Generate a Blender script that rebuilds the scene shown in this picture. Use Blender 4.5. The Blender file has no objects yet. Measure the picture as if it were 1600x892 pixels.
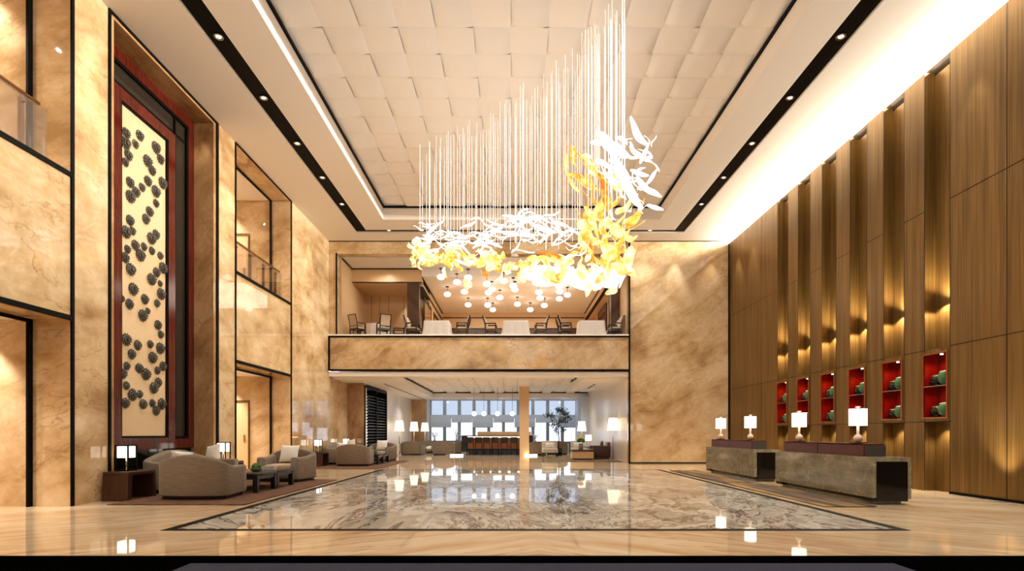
import bpy, bmesh, math, random
from mathutils import Vector, Matrix
R = random.Random(11)
C = bpy.context.scene.collection
PI = math.pi

# ------------------------------------------------------------------ helpers
class MB:
    """collects shapes, then links them as one mesh object"""
    def __init__(s): s.v = []; s.f = []; s.sm = []
    def add(s, vs, fs, smooth=False):
        b = len(s.v); s.v += [tuple(v) for v in vs]
        for f in fs: s.f.append(tuple(b + i for i in f)); s.sm.append(smooth)
        return s
    def box(s, x0, x1, y0, y1, z0, z1):
        v = [(x0,y0,z0),(x1,y0,z0),(x1,y1,z0),(x0,y1,z0),(x0,y0,z1),(x1,y0,z1),(x1,y1,z1),(x0,y1,z1)]
        return s.add(v, [(0,3,2,1),(4,5,6,7),(0,1,5,4),(1,2,6,5),(2,3,7,6),(3,0,4,7)])
    def rbox(s, x0, x1, y0, y1, z0, z1, r=.01, seg=2):
        bm = bmesh.new(); bmesh.ops.create_cube(bm, size=1)
        for v in bm.verts:
            v.co = ((x0+x1)/2+v.co.x*(x1-x0), (y0+y1)/2+v.co.y*(y1-y0), (z0+z1)/2+v.co.z*(z1-z0))
        bmesh.ops.bevel(bm, geom=bm.edges[:], offset=r, segments=seg, affect='EDGES', profile=.5)
        bm.verts.ensure_lookup_table(); bm.verts.index_update()
        s.add([v.co.copy() for v in bm.verts], [[v.index for v in f.verts] for f in bm.faces], seg > 1)
        bm.free(); return s
    def lathe(s, prof, n=20, c=(0,0,0), sx=1, sy=1, smooth=True):
        vs = []; fs = []
        for (r, z) in prof:
            for k in range(n):
                a = 2*PI*k/n; vs.append((c[0]+r*sx*math.cos(a), c[1]+r*sy*math.sin(a), c[2]+z))
        for i in range(len(prof)-1):
            for k in range(n):
                k2 = (k+1) % n
                fs.append((i*n+k, i*n+k2, (i+1)*n+k2, (i+1)*n+k))
        fs.append(tuple(range(n-1,-1,-1))); m = (len(prof)-1)*n; fs.append(tuple(m+k for k in range(n)))
        return s.add(vs, fs, smooth)
    def cyl(s, x, y, z0, z1, r, n=14, r2=None):
        return s.lathe([(r,z0),(r if r2 is None else r2,z1)], n, (x,y,0), smooth=(n>8))
    def tube(s, pts, r, n=8):
        pts = [Vector(p) for p in pts]; vs = []; fs = []
        for i, p in enumerate(pts):
            t = (pts[min(i+1,len(pts)-1)]-pts[max(i-1,0)]).normalized()
            u = t.cross(Vector((0,0,1))) if abs(t.z) < .95 else t.cross(Vector((1,0,0)))
            u.normalize(); w = t.cross(u)
            rr = r[i] if isinstance(r, (list,tuple)) else r
            for k in range(n):
                a = 2*PI*k/n; vs.append(p+u*math.cos(a)*rr+w*math.sin(a)*rr)
        for i in range(len(pts)-1):
            for k in range(n):
                k2=(k+1)%n; fs.append((i*n+k, i*n+k2, (i+1)*n+k2, (i+1)*n+k))
        fs.append(tuple(range(n-1,-1,-1))); m=(len(pts)-1)*n; fs.append(tuple(m+k for k in range(n)))
        return s.add(vs, fs, n > 4)
    def ball(s, c, r, n=12, m=8, sx=1, sy=1, sz=1, M=None):
        pr = [(math.sin(PI*i/m)*r if 0<i<m else r*.02, -math.cos(PI*i/m)*r*sz) for i in range(m+1)]
        if M is None: return s.lathe(pr, n, c, sx, sy)
        t = MB().lathe(pr, n, (0,0,0), sx, sy)
        return s.add([M@Vector(v) for v in t.v], t.f, True)
    def grid(s, fn, nu, nv, smooth=True, closeu=False):
        vs = [fn(i/nu, j/nv) for i in range(nu+(0 if closeu else 1)) for j in range(nv+1)]
        fs = []; W = nv+1; n = nu if closeu else nu+1
        for i in range(nu):
            a = i; b = (i+1) % n
            for j in range(nv): fs.append((a*W+j, b*W+j, b*W+j+1, a*W+j+1))
        return s.add(vs, fs, smooth)
    def frame(s, a0, a1, b0, b1, w, place):
        """rectangular frame, place(a0,a1,b0,b1)->box args"""
        s.box(*place(a0,a1,b0,b0+w)); s.box(*place(a0,a1,b1-w,b1))
        s.box(*place(a0,a0+w,b0+w,b1-w)); s.box(*place(a1-w,a1,b0+w,b1-w)); return s
    def mesh(s, name, m):
        me = bpy.data.meshes.new(name); me.from_pydata(s.v, [], s.f); me.update()
        me.polygons.foreach_set('use_smooth', s.sm)
        if m: me.materials.append(m)
        bm = bmesh.new(); bm.from_mesh(me); bmesh.ops.recalc_face_normals(bm, faces=bm.faces[:]); bm.to_mesh(me); bm.free()
        return me
    def build(s, name, m, parent=None, loc=None):
        o = bpy.data.objects.new(name, s.mesh(name, m)); C.objects.link(o)
        if parent: o.parent = parent
        if loc: o.location = loc
        return o

def tag(o, label, cat, group=None):
    o['label'] = label; o['category'] = cat
    if group: o['group'] = group
    return o
def thing(name, label, cat, loc=(0,0,0), rz=0, group=None):
    o = bpy.data.objects.new(name, None); C.objects.link(o); o.location = loc; o.rotation_euler = (0,0,rz)
    o.empty_display_size = .1
    return tag(o, label, cat, group)
def struct(name, mb, m, parent=None):
    o = mb.build(name, m, parent)
    if parent is None: o['kind'] = 'structure'
    return o
KIDS = {}
def dup(root, loc=None, rz=None, label=None, group=None):
    if not KIDS.get(root.name):
        KIDS[root.name] = [(c, [g for g in bpy.data.objects if g.parent == c]) for c in bpy.data.objects if c.parent == root]
    r = root.copy(); C.objects.link(r)
    if loc is not None: r.location = loc
    if rz is not None: r.rotation_euler = (0,0,rz)
    if label: r['label'] = label
    if group: r['group'] = group
    for ch, gs in KIDS[root.name]:
        c = ch.copy(); C.objects.link(c); c.parent = r
        for g in gs:
            d = g.copy(); C.objects.link(d); d.parent = c
    return r
ORD = ['first','second','third','fourth','fifth','sixth','seventh','eighth','ninth','tenth','eleventh','twelfth','thirteenth','fourteenth','fifteenth','sixteenth','seventeenth','eighteenth','nineteenth','twentieth','twenty-first','twenty-second','twenty-third','twenty-fourth']

# ------------------------------------------------------------------ materials
def srgb(r,g,b):
    f = lambda c: (c/255/12.92) if c/255 <= .04045 else ((c/255+.055)/1.055)**2.4
    return (f(r),f(g),f(b),1)
class NT:
    def __init__(s, name):
        s.m = bpy.data.materials.new(name); s.m.use_nodes = True; s.t = s.m.node_tree
        s.b = s.t.nodes['Principled BSDF']; s.out = s.t.nodes['Material Output']
    def n(s, typ, props=None, **ins):
        nd = s.t.nodes.new(typ)
        for k, v in (props or {}).items(): setattr(nd, k, v)
        for k, v in ins.items():
            key = int(k[1:]) if k[0]=='i' and k[1:].isdigit() else k.replace('_',' ')
            s.set(nd.inputs[key], v)
        return nd
    def set(s, sock, v):
        if isinstance(v, bpy.types.NodeSocket): s.t.links.new(v, sock)
        elif isinstance(v, bpy.types.Node): s.t.links.new(v.outputs[0], sock)
        else: sock.default_value = v
    def p(s, **kw):
        for k, v in kw.items(): s.set(s.b.inputs[k.replace('_',' ')], v)
        return s.m
    def ramp(s, fac, stops):
        r = s.n('ShaderNodeValToRGB'); s.set(r.inputs[0], fac); e = r.color_ramp.elements
        while len(e) < len(stops): e.new(.5)
        for i,(pos,c) in enumerate(stops): e[i].position = pos; e[i].color = c if len(c)==4 else (*c,1)
        return r.outputs[0]
    def pos(s, scale=(1,1,1), rot=(0,0,0), obj=False):
        if obj: src = s.n('ShaderNodeTexCoord').outputs['Object']
        else: src = s.n('ShaderNodeNewGeometry').outputs['Position']
        mp = s.n('ShaderNodeMapping', Vector=src, Scale=scale, Rotation=rot)
        return mp.outputs[0]
    def noise(s, vec, scale, detail=4, rough=.5, dist=0, out='Fac'):
        return s.n('ShaderNodeTexNoise', Vector=vec, Scale=scale, Detail=detail, Roughness=rough, Distortion=dist).outputs[out]
    def math(s, op, a, b=0.):
        return s.n('ShaderNodeMath', {'operation':op}, i0=a, i1=b).outputs[0]
    def mix(s, fac, a, b):
        nd = s.n('ShaderNodeMix', {'data_type':'RGBA'}); s.set(nd.inputs[0], fac); s.set(nd.inputs[6], a); s.set(nd.inputs[7], b)
        return nd.outputs[2]
    def bump(s, h, strength=.2, dist=.01):
        s.set(s.b.inputs['Normal'], s.n('ShaderNodeBump', Height=h, Strength=strength, Distance=dist).outputs[0])

def plain(name, col, rough=.5, metal=0, noise=.06, nscale=30, bump=0, obj=True, **kw):
    t = NT(name); v = t.noise(t.pos(obj=obj), nscale, 3)
    d = tuple(c*(1-noise*2) for c in col[:3])+(1,)
    t.p(Base_Color=t.ramp(v, [(.3,d),(.7,col)]), Roughness=rough, Metallic=metal, **kw)
    if bump: t.bump(v, bump, .01)
    return t.m
def emis(name, col, strength, base=(.8,.8,.8,1), sample=True):
    t = NT(name); t.p(Base_Color=base, Emission_Color=col, Emission_Strength=strength, Roughness=.4)
    if not sample: t.m.cycles.emission_sampling = 'NONE'
    return t.m

def marble_gold(name, light, mid, dark, rough=.025, seed=0.):
    t = NT(name); p = t.pos(scale=(1,1,1.0), rot=(0,.5+seed,.3))
    w = t.noise(p, .4, 4, .55, .3, out='Color')
    q = t.n('ShaderNodeVectorMath', {'operation':'MULTIPLY_ADD'}, i0=w, i1=(.9,.9,.9), i2=p).outputs[0]
    st = t.n('ShaderNodeMapping', Vector=q, Scale=(.45,.45,1.5), Rotation=(.5,.4,0)).outputs[0]
    f = t.math('ADD', t.math('MULTIPLY', t.noise(q, .7, 8, .62, .3), .55), t.math('MULTIPLY', t.noise(st, 1.1, 8, .65, .2), .45))
    base = t.ramp(f, [(.39,dark),(.48,mid),(.58,light)])
    fine = t.noise(q, 9, 7, .7)
    base = t.mix(t.math('MULTIPLY', t.math('SUBTRACT', fine, .3), .75), base, dark)
    v = t.math('ABSOLUTE', t.math('SUBTRACT', t.noise(st, .9, 9, .6, .5), .5))
    mask = t.ramp(t.noise(p, .5, 3), [(.42,(0,0,0,1)),(.6,(1,1,1,1))])
    vein = t.math('MULTIPLY', t.ramp(v, [(0,(1,1,1,1)),(.010,(0,0,0,1))]), mask)
    col = t.mix(t.math('MULTIPLY', vein, .55), base, srgb(126,84,46))
    t.p(Base_Color=col, Roughness=rough, IOR=1.6)
    return t.m

M = {}
M['marble'] = marble_gold('golden_marble', srgb(222,197,160), srgb(199,168,124), srgb(158,124,84))
M['marble_brown'] = marble_gold('brown_marble', srgb(190,150,105), srgb(165,124,80), srgb(125,88,54), seed=.7)
M['black_trim'] = plain('black_metal_trim', srgb(7,6,5), .5, Specular_IOR_Level=.08)
M['ceil'] = plain('warm_white_plaster', srgb(246,240,234), .7, noise=.01)
M['white_wall'] = plain('white_panel', srgb(240,234,224), .25, noise=.02)
M['tan'] = plain('tan_panel', srgb(222,186,140), .35, noise=.03)
M['brown_panel'] = plain('dark_brown_panel', srgb(72,44,28), .35)
M['slot'] = plain('black_slot', srgb(10,8,6), .6, Specular_IOR_Level=.1)

def floor_cream():
    t = NT('cream_striated_marble')                # slabs bookmatched about the hall's centre line
    sp = t.n('ShaderNodeSeparateXYZ', Vector=t.n('ShaderNodeNewGeometry').outputs['Position'])
    ax = t.math('ABSOLUTE', t.math('SUBTRACT', sp.outputs[0], .3)); y = sp.outputs[1]
    ca, sa = math.cos(PI-.58), math.sin(PI-.58)
    u = t.math('ADD', t.math('MULTIPLY', ax, ca*.28), t.math('MULTIPLY', y, sa*.28))
    w_ = t.math('ADD', t.math('MULTIPLY', ax, -sa*2.2), t.math('MULTIPLY', y, ca*2.2))
    p = t.n('ShaderNodeCombineXYZ', X=u, Y=w_).outputs[0]
    w = t.noise(p, 1.0, 4, .5, out='Color')
    q = t.n('ShaderNodeVectorMath', {'operation':'MULTIPLY_ADD'}, i0=w, i1=(.5,.5,.5), i2=p).outputs[0]
    c = t.ramp(t.noise(q, 2.0, 8, .62), [(.3,srgb(204,166,122)),(.5,srgb(227,200,163)),(.7,srgb(240,222,192))])
    v = t.math('ABSOLUTE', t.math('SUBTRACT', t.noise(q, 1.6, 5, .5), .5))
    c = t.mix(t.ramp(v, [(0,(.5,.5,.5,1)),(.02,(0,0,0,1))]), c, srgb(166,116,70))
    return t.p(Base_Color=c, Roughness=.03, IOR=1.5)
M['floor'] = floor_cream()
def floor_grey():
    t = NT('swirled_grey_marble'); p = t.pos(scale=(.52,.26,1), rot=(0,0,.4))
    w = t.noise(p, .6, 5, .6, .8, out='Color')
    q = t.n('ShaderNodeVectorMath', {'operation':'MULTIPLY_ADD'}, i0=w, i1=(3.4,3.4,3.4), i2=p).outputs[0]
    f = t.noise(q, .75, 10, .62, 1.3)
    c = t.ramp(f, [(.28,srgb(84,72,60)),(.38,srgb(140,128,112)),(.45,srgb(206,198,184)),(.50,srgb(168,158,142)),(.55,srgb(226,220,208)),(.62,srgb(190,180,162)),(.72,srgb(240,236,228))])
    v = t.math('ABSOLUTE', t.math('SUBTRACT', t.noise(q, 1.1, 8, .6, 1.5), .5))
    c = t.mix(t.ramp(v, [(0,(.85,.85,.85,1)),(.03,(0,0,0,1))]), c, srgb(62,47,36))
    v = t.math('ABSOLUTE', t.math('SUBTRACT', t.noise(q, .8, 7, .6, 1.0), .42))
    c = t.mix(t.ramp(v, [(0,(.8,.8,.8,1)),(.03,(0,0,0,1))]), c, srgb(238,233,224))
    return t.p(Base_Color=c, Roughness=.03, IOR=1.5)
M['inlay'] = floor_grey()
def bronze():
    t = NT('brushed_bronze_veneer')
    a = t.noise(t.pos(scale=(60,60,.6)), 1, 3); b = t.noise(t.pos(scale=(9,9,.25)), 1, 3)
    f = t.math('ADD', t.math('MULTIPLY', a, .6), t.math('MULTIPLY', b, .4))
    c = t.ramp(f, [(.32,srgb(90,67,34)),(.5,srgb(118,90,48)),(.68,srgb(143,113,63))])
    t.p(Base_Color=c, Roughness=.36, Metallic=.65)
    t.bump(a, .08, .004); return t.m
M['bronze'] = bronze()
def wood(name, a, b, rough=.25, s=(30,30,1.2), obj=True):
    t = NT(name); f = t.noise(t.pos(scale=s, obj=obj), 1, 6, .6, .4)
    return t.p(Base_Color=t.ramp(f, [(.3,a),(.7,b)]), Roughness=rough)
M['redwood'] = wood('red_rosewood', srgb(48,12,7), srgb(96,28,16), .12)
M['walnut'] = wood('dark_walnut', srgb(46,24,14), srgb(78,44,28), .3)
M['black_wood'] = wood('black_stained_wood', srgb(18,15,13), srgb(32,27,23), .3)
M['dark_glass'] = plain('smoked_glass', srgb(44,38,32), .06, noise=.1, nscale=.8)
M['black_gloss'] = plain('black_gloss', srgb(12,10,9), .08)
def fabric(name, a, b, s=(6,6,160), bump=.15):
    t = NT(name); f = t.noise(t.pos(scale=s, obj=True), 1, 3); g = t.noise(t.pos(obj=True), 260, 2)
    c = t.ramp(t.math('ADD', t.math('MULTIPLY', f, .7), t.math('MULTIPLY', g, .3)), [(.35,a),(.65,b)])
    t.p(Base_Color=c, Roughness=.8, Sheen_Weight=.15); t.bump(f, bump, .004); return t.m
M['sofa'] = fabric('ribbed_taupe_fabric', srgb(96,82,66), srgb(132,114,92))
M['sofa_seat'] = fabric('beige_seat_fabric', srgb(170,144,112), srgb(196,170,136), (60,60,60))
M['pillow'] = fabric('white_cushion_cloth', srgb(225,218,206), srgb(245,240,232), (40,40,40))
M['white_chair'] = fabric('pale_grey_fabric', srgb(196,188,178), srgb(220,213,204), (60,60,60))
M['cloth'] = fabric('white_tablecloth', srgb(228,216,204), srgb(245,236,226), (30,30,30))
M['chairfab'] = fabric('cream_chair_fabric', srgb(200,170,138), srgb(224,196,164), (60,60,60))
M['leather'] = plain('brown_leather', srgb(128,62,36), .35, bump=.1, nscale=60)
M['leather_dark'] = plain('dark_brown_leather', srgb(62,30,20), .35, bump=.1, nscale=60)
M['red_leather'] = plain('oxblood_leather', srgb(92,30,22), .25, bump=.15, nscale=70, noise=.15)
def rugm(name, a, b, c, s=(2.5,9,1), stripe=False):
    t = NT(name); f = t.noise(t.pos(scale=s), 1.6, 8, .7); g = t.noise(t.pos(), 180, 2)
    col = t.ramp(f, [(.3,a),(.52,b),(.72,c)])
    if stripe:
        k = t.noise(t.pos(scale=(1.5,.12,1)), 2.2, 5, .6)
        col = t.mix(t.ramp(k, [(.48,(0,0,0,1)),(.62,(1,1,1,1))]), col, srgb(150,122,70))
    t.p(Base_Color=col, Roughness=.95); t.bump(g, .6, .01); return t.m
M['rug_brown'] = rugm('brown_pile', srgb(78,50,32), srgb(102,68,45), srgb(128,90,62), (3,3,1))
M['rug_purple'] = rugm('purple_grey_pile', srgb(58,44,40), srgb(80,62,55), srgb(100,80,66), (2,14,1), True)
M['rug_olive'] = rugm('mottled_olive_pile', srgb(70,56,40), srgb(130,112,82), srgb(176,160,124), (1.5,1.5,1))
def stone_desk():
    t = NT('grey_green_stone'); p = t.pos()
    w = t.noise(p, 2, 5, .6, out='Color')
    q = t.n('ShaderNodeVectorMath', {'operation':'MULTIPLY_ADD'}, i0=w, i1=(.5,.5,.5), i2=p).outputs[0]
    c = t.ramp(t.noise(t.pos(scale=(3,1.2,4)), 1.6, 10, .7, .4), [(.3,srgb(100,96,78)),(.5,srgb(132,127,106)),(.7,srgb(162,156,134))])
    v = t.math('ABSOLUTE', t.math('SUBTRACT', t.noise(q, 2.1, 5, .5, .8), .5))
    c = t.mix(t.ramp(v, [(0,(.7,.7,.7,1)),(.012,(0,0,0,1))]), c, srgb(190,180,152))
    return t.p(Base_Color=c, Roughness=.12)
M['stone'] = stone_desk()
M['grey'] = plain('dark_grey_laminate', srgb(74,66,60), .4)
M['ceramic'] = plain('white_ceramic', srgb(236,214,196), .15, noise=.02)
M['ceramic_white'] = plain('white_stone_edge', srgb(240,238,236), .15, noise=.01)
M['chrome'] = plain('polished_steel', srgb(190,180,165), .15, 1, noise=.02)
M['rail'] = plain('bronze_rail', srgb(140,100,64), .25, .9, noise=.04)
M['dark_metal'] = plain('dark_metal', srgb(28,24,22), .35, .6)
M['shade'] = emis('glowing_white_shade', (1,.92,.76,1), 2.6)
M['shade_warm'] = emis('glowing_cream_shade', (1,.84,.58,1), 1.6)
M['globe'] = emis('glowing_globe_glass', (1,.93,.84,1), 2.2)
M['lampface'] = emis('lit_lamp_face', (1,.95,.86,1), 6, sample=False)
M['strip'] = emis('light_strip', (1,.82,.55,1), 5)
M['red'] = plain('red_lacquer', srgb(150,20,10), .12, noise=.1, nscale=6)
M['lit_red'] = plain('warm_lit_red_lacquer', srgb(205,110,40), .15, noise=.1, nscale=6)  # red lacquer with warm light painted into its colour
M['copper'] = plain('copper_frame', srgb(176,110,60), .25, .8)
M['green'] = plain('celadon_glaze', srgb(58,112,74), .06, noise=.12, nscale=10)
M['dark_green'] = plain('black_green_glaze', srgb(14,22,16), .06)
M['gold_rim'] = plain('gold_rim', srgb(206,168,70), .25, .7)
M['pale_rim'] = plain('pale_green_rim', srgb(196,216,190), .1)
M['leaf'] = plain('dark_leaf', srgb(24,48,22), .4, noise=.3, nscale=3)
M['moss'] = plain('bright_moss', srgb(84,130,34), .8, noise=.25, nscale=40, bump=.8)
M['bark'] = plain('bark', srgb(60,48,38), .8)
M['flower'] = plain('cream_petal', srgb(240,226,170), .6)
M['white_petal'] = plain('white_petal', srgb(240,240,238), .6)
M['book'] = plain('grey_book_cover', srgb(176,172,164), .5)
M['page'] = plain('paper_edge', srgb(226,220,208), .8)
M['bowl'] = plain('grey_bowl_glaze', srgb(112,110,106), .25)
M['rosette'] = plain('charcoal_resin', srgb(100,92,80), .26, .1, noise=.25, nscale=8)
M['blind'] = plain('blue_grey_blind', srgb(190,204,220), .7)
M['steel_blue'] = plain('grey_window_wall', srgb(208,220,236), .6)
M['mullion'] = plain('grey_mullion', srgb(140,150,162), .4)
M['threshold'] = plain('black_granite', srgb(3,3,3), .6, Specular_IOR_Level=0)
M['mat'] = rugm('navy_entrance_pile', srgb(30,32,52), srgb(38,42,66), srgb(48,52,80), (2,30,1))
def canvas():
    t = NT('cream_art_canvas'); p = t.pos(obj=True); f = t.noise(p, 140, 3)
    t.p(Base_Color=t.ramp(f, [(.3,srgb(202,170,128)),(.7,srgb(222,194,154))]), Roughness=.55); t.bump(f, .5, .004); return t.m
M['canvas'] = canvas()
def glass(name, tint=(1,1,1,1), refl=.5):
    t = NT(name); t.t.nodes.remove(t.b)
    tr = t.n('ShaderNodeBsdfTransparent', Color=tint); gl = t.n('ShaderNodeBsdfGlossy', Roughness=.02)
    fr = t.n('ShaderNodeFresnel', IOR=1.45)
    mx = t.n('ShaderNodeMixShader', Fac=t.math('MULTIPLY', fr.outputs[0], refl)); t.set(mx.inputs[1], tr); t.set(mx.inputs[2], gl)
    t.set(t.out.inputs[0], mx.outputs[0]); return t.m
M['glass'] = glass('clear_glass')
M['glass_blue'] = glass('frosted_blue_pane', (.62,.65,.68,1))
M['glass_lite'] = glass('clear_pane', (.97,.98,1,1), .3)
def amber(name, stops, strength, trans):
    t = NT(name); rnd = t.n('ShaderNodeObjectInfo').outputs['Random']
    f = t.math('ADD', t.math('MULTIPLY', t.noise(t.pos(), 5.5, 3), .75), t.math('MULTIPLY', rnd, .25))
    col = t.ramp(f, stops)
    t.p(Base_Color=col, Emission_Color=col, Emission_Strength=strength, Roughness=.12)
    tr = t.n('ShaderNodeBsdfTransparent', Color=(1,.9,.65,1)); mx = t.n('ShaderNodeMixShader', Fac=trans)
    t.set(mx.inputs[1], t.b.outputs[0]); t.set(mx.inputs[2], tr); t.set(t.out.inputs[0], mx.outputs[0])
    t.m.cycles.emission_sampling = 'NONE'; return t.m
M['amber'] = amber('amber_blown_glass', [(.32,(.66,.20,.02,1)),(.42,(1,.52,.10,1)),(.50,(1,.82,.40,1)),(.60,(1,.97,.82,1))], .85, .46)
M['flame'] = amber('orange_blown_glass', [(.34,(.6,.15,.015,1)),(.46,(.95,.4,.05,1)),(.58,(1,.62,.15,1)),(.68,(1,.85,.5,1))], .8, .25)
M['white_ribbon'] = emis('white_lit_glass', (1,.97,.92,1), 1.6)
M['rod'] = emis('lit_acrylic_rod', (1,.93,.82,1), .8, sample=False)

# ------------------------------------------------------------------ lights
def spot(loc, target, e, angle=60, blend=.6, col=(1,.93,.82), r=.06):
    l = bpy.data.lights.new('spot', 'SPOT'); l.energy = e; l.color = col; l.spot_size = math.radians(angle); l.spot_blend = blend; l.shadow_soft_size = r
    o = bpy.data.objects.new('spot_light', l); C.objects.link(o); o.location = loc
    o.rotation_euler = (Vector(target)-Vector(loc)).to_track_quat('-Z','Y').to_euler(); return o
def area(loc, target, e, sx, sy, col=(1,.94,.84), spread=180):
    l = bpy.data.lights.new('area', 'AREA'); l.energy = e; l.color = col; l.shape = 'RECTANGLE'; l.size = sx; l.size_y = sy; l.spread = math.radians(spread)
    o = bpy.data.objects.new('area_light', l); C.objects.link(o); o.location = loc
    d = Vector(target)-Vector(loc)
    o.rotation_euler = d.to_track_quat('-Z','Y').to_euler(); return o
def point(loc, e, r=.1, col=(1,.92,.78)):
    l = bpy.data.lights.new('point', 'POINT'); l.energy = e; l.color = col; l.shadow_soft_size = r
    o = bpy.data.objects.new('point_light', l); C.objects.link(o); o.location = loc; return o
F = 836.; H = 1.25
def at(px, py, D): s = F/D; return Vector(((px-798)/s, D, H+(677-py)/s))
# ------------------------------------------------------------------ setting: lobby shell
XL, XR, YB, ZC = -7.55, 9.07, 22.2, 9.23
XI = -8.19                                   # back of the left wall's reveals
NTRIM = [0]
def trim(mb, m=None):
    NTRIM[0] += 1
    return struct('trim_%d' % NTRIM[0], mb, m or M['black_trim'])
struct('floor', MB().box(-13.5, 10.2, 5.47, 38.5, -.2, 0), M['floor'])
struct('floor_threshold', MB().box(-13.5, 10.2, -2.5, 5.47, -.2, 0), M['threshold'])
mt = MB().rbox(-3.05, 3.65, 3.2, 5.10, .0005, .014, .004, 1).build('entrance_mat', M['mat'])
tag(mt, 'navy blue entrance mat on the black granite strip in front', 'mat')
# grey marble inlay with its black border
bx0, bx1, by0, by1 = -4.50, 5.14, 6.87, 18.45
struct('floor_inlay', MB().box(bx0+.15, bx1-.15, by0+.11, by1-.12, .0, .004), M['inlay'])
bm_ = MB(); bm_.box(bx0, bx1, by0, by0+.11, 0, .0045).box(bx0, bx1, by1-.12, by1, 0, .0045)
bm_.box(bx0, bx0+.15, by0+.11, by1-.12, 0, .0045).box(bx1-.15, bx1, by0+.11, by1-.12, 0, .0045)
trim(bm_)

# ---- left wall
def openings(y0, y1):
    return y0, y1
W = MB()
W.box(XI, XL, -2.5, 5.5, 0, ZC)
W.box(XI, XL, 5.5, 9.17, 3.2, 5.7)
W.box(XI, XL, 9.17, 10.08, 0, ZC)
W.box(XI, XL, 13.70, 14.68, 0, ZC)
W.box(XI, XL, 14.68, 18.35, 3.2, 5.7)
W.box(XI, XL, 18.35, YB, 0, ZC)
W.box(XI, XL, YB, 24.8, 0, 3.80)
struct('wall_left', W, M['marble'])
struct('wall_left_recess', MB().box(XI-.1, -8.13, 10.08, 13.70, 0, ZC), M['black_gloss'])
# jambs and soffit of the artwork recess
struct('wall_left_recess_jamb', MB().box(-8.13, XL-.001, 13.60, 13.705, 0, ZC-.001).box(-8.13, XL-.001, 10.079, 10.18, 0, ZC-.001).box(-8.13, XL-.001, 10.18, 13.60, 9.13, ZC-.001), M['marble_brown'])
t = MB()
t.box(XL, XL+.03, 10.03, 10.08, 0, ZC); t.box(XL, XL+.03, 13.70, 13.79, 0, ZC); t.box(XL, XL+.03, 10.08, 13.70, ZC-.05, ZC)
trim(t)
for (ya, yb) in ((5.5, 9.17), (14.68, 18.35)):
    t = MB()                                     # frame of the opening on the lobby side
    t.box(XL, XL+.03, yb, yb+.06, 0, ZC); t.box(XL, XL+.03, ya-.04, ya, 0, ZC)
    t.box(XL, XL+.03, ya, yb, 5.64, 5.72); t.box(XL, XL+.03, ya, yb, 3.18, 3.27); t.box(XL, XL+.03, ya, yb, ZC-.04, ZC)
    trim(t)
    t = MB()                                     # frame on the gallery side
    for z0, z1 in ((0, 3.2), (5.7, ZC)):
        t.box(XI-.04, XI, yb-.09, yb, z0, z1); t.box(XI-.04, XI, ya, ya+.09, z0, z1); t.box(XI-.04, XI, ya+.09, yb-.09, z1-.06, z1)
    trim(t)
# soffits of the openings, galleries behind them
for i, (ya, yb) in enumerate(((5.5, 9.17), (14.68, 18.35))):
    struct('ceiling_soffit_%d' % (i+1), MB().box(XI, XL, ya, yb, ZC, ZC+.12), M['marble'])
    g = MB()
    g.box(-12.6, XI, yb, yb+.2, 0, 9.4)
    g.box(-12.6, XI, ya-.2, ya, 0, 9.4); g.box(-12.8, -12.6, ya-.2, yb+.2, 0, 9.4)
    struct('wall_gallery_%d' % (i+1), g, M['marble'])
    struct('ceiling_gallery_%d' % (i+1), MB().box(-12.6, XI, ya, yb, ZC, ZC+.12).box(-12.6, XI, ya, yb, 3.2, 3.35), M['ceil'])
    struct('floor_gallery_%d' % (i+1), MB().box(-12.6, XI, ya, yb, 5.5, 5.7), M['floor'])
    # flush doors in the end wall of the gallery
    for k, z in enumerate((0.0, 5.7)):
        d = struct('door_%d' % (i*2+k+1), MB().box(-9.95, -8.98, yb-.05, yb, z, z+2.31), M['tan'])
        fr = MB(); fr.box(-10.02, -8.95, yb-.07, yb, z+2.31, z+2.38).box(-8.98, -8.95, yb-.07, yb, z, z+2.31)
        fr.build('door_frame', M['bronze'], d)
        MB().box(-9.12, -9.08, yb-.10, yb-.05, z+.95, z+1.2).build('door_handle', M['chrome'], d)
# railings of glass and bronze
for i, (ya, yb, lab) in enumerate(((5.5, 9.17, 'glass railing with bronze handrail in the nearer upper left opening'), (14.68, 18.35, 'glass railing with bronze handrail in the farther upper left opening'))):
    r = thing('glass_railing', lab, 'railing', (-7.78, ya, 5.72), 0, 'gallery railings')
    L = yb-ya
    MB().rbox(-.035, .035, .02, L-.35, .93, .98, .012).build('handrail', M['rail'], r)
    for k, y in enumerate((.45, 1.3, 2.15, 3.0)):
        if y < L-.3:
            p = MB().box(-.03, .03, y-.025, y+.025, -.02, .86).build('post', M['rail'], r)
            MB().tube([(0,y,.80),(.09,y,.80)], .012).build('glass_clamp', M['chrome'], p); MB().tube([(0,y,.86),(0,y,.93)], .014).build('bracket', M['chrome'], p)
            MB().box(.055, .067, max(.02,y-.42), min(y+.40, L-.02), .04, .90).build('glass_panel', M['glass'], r)

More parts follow.
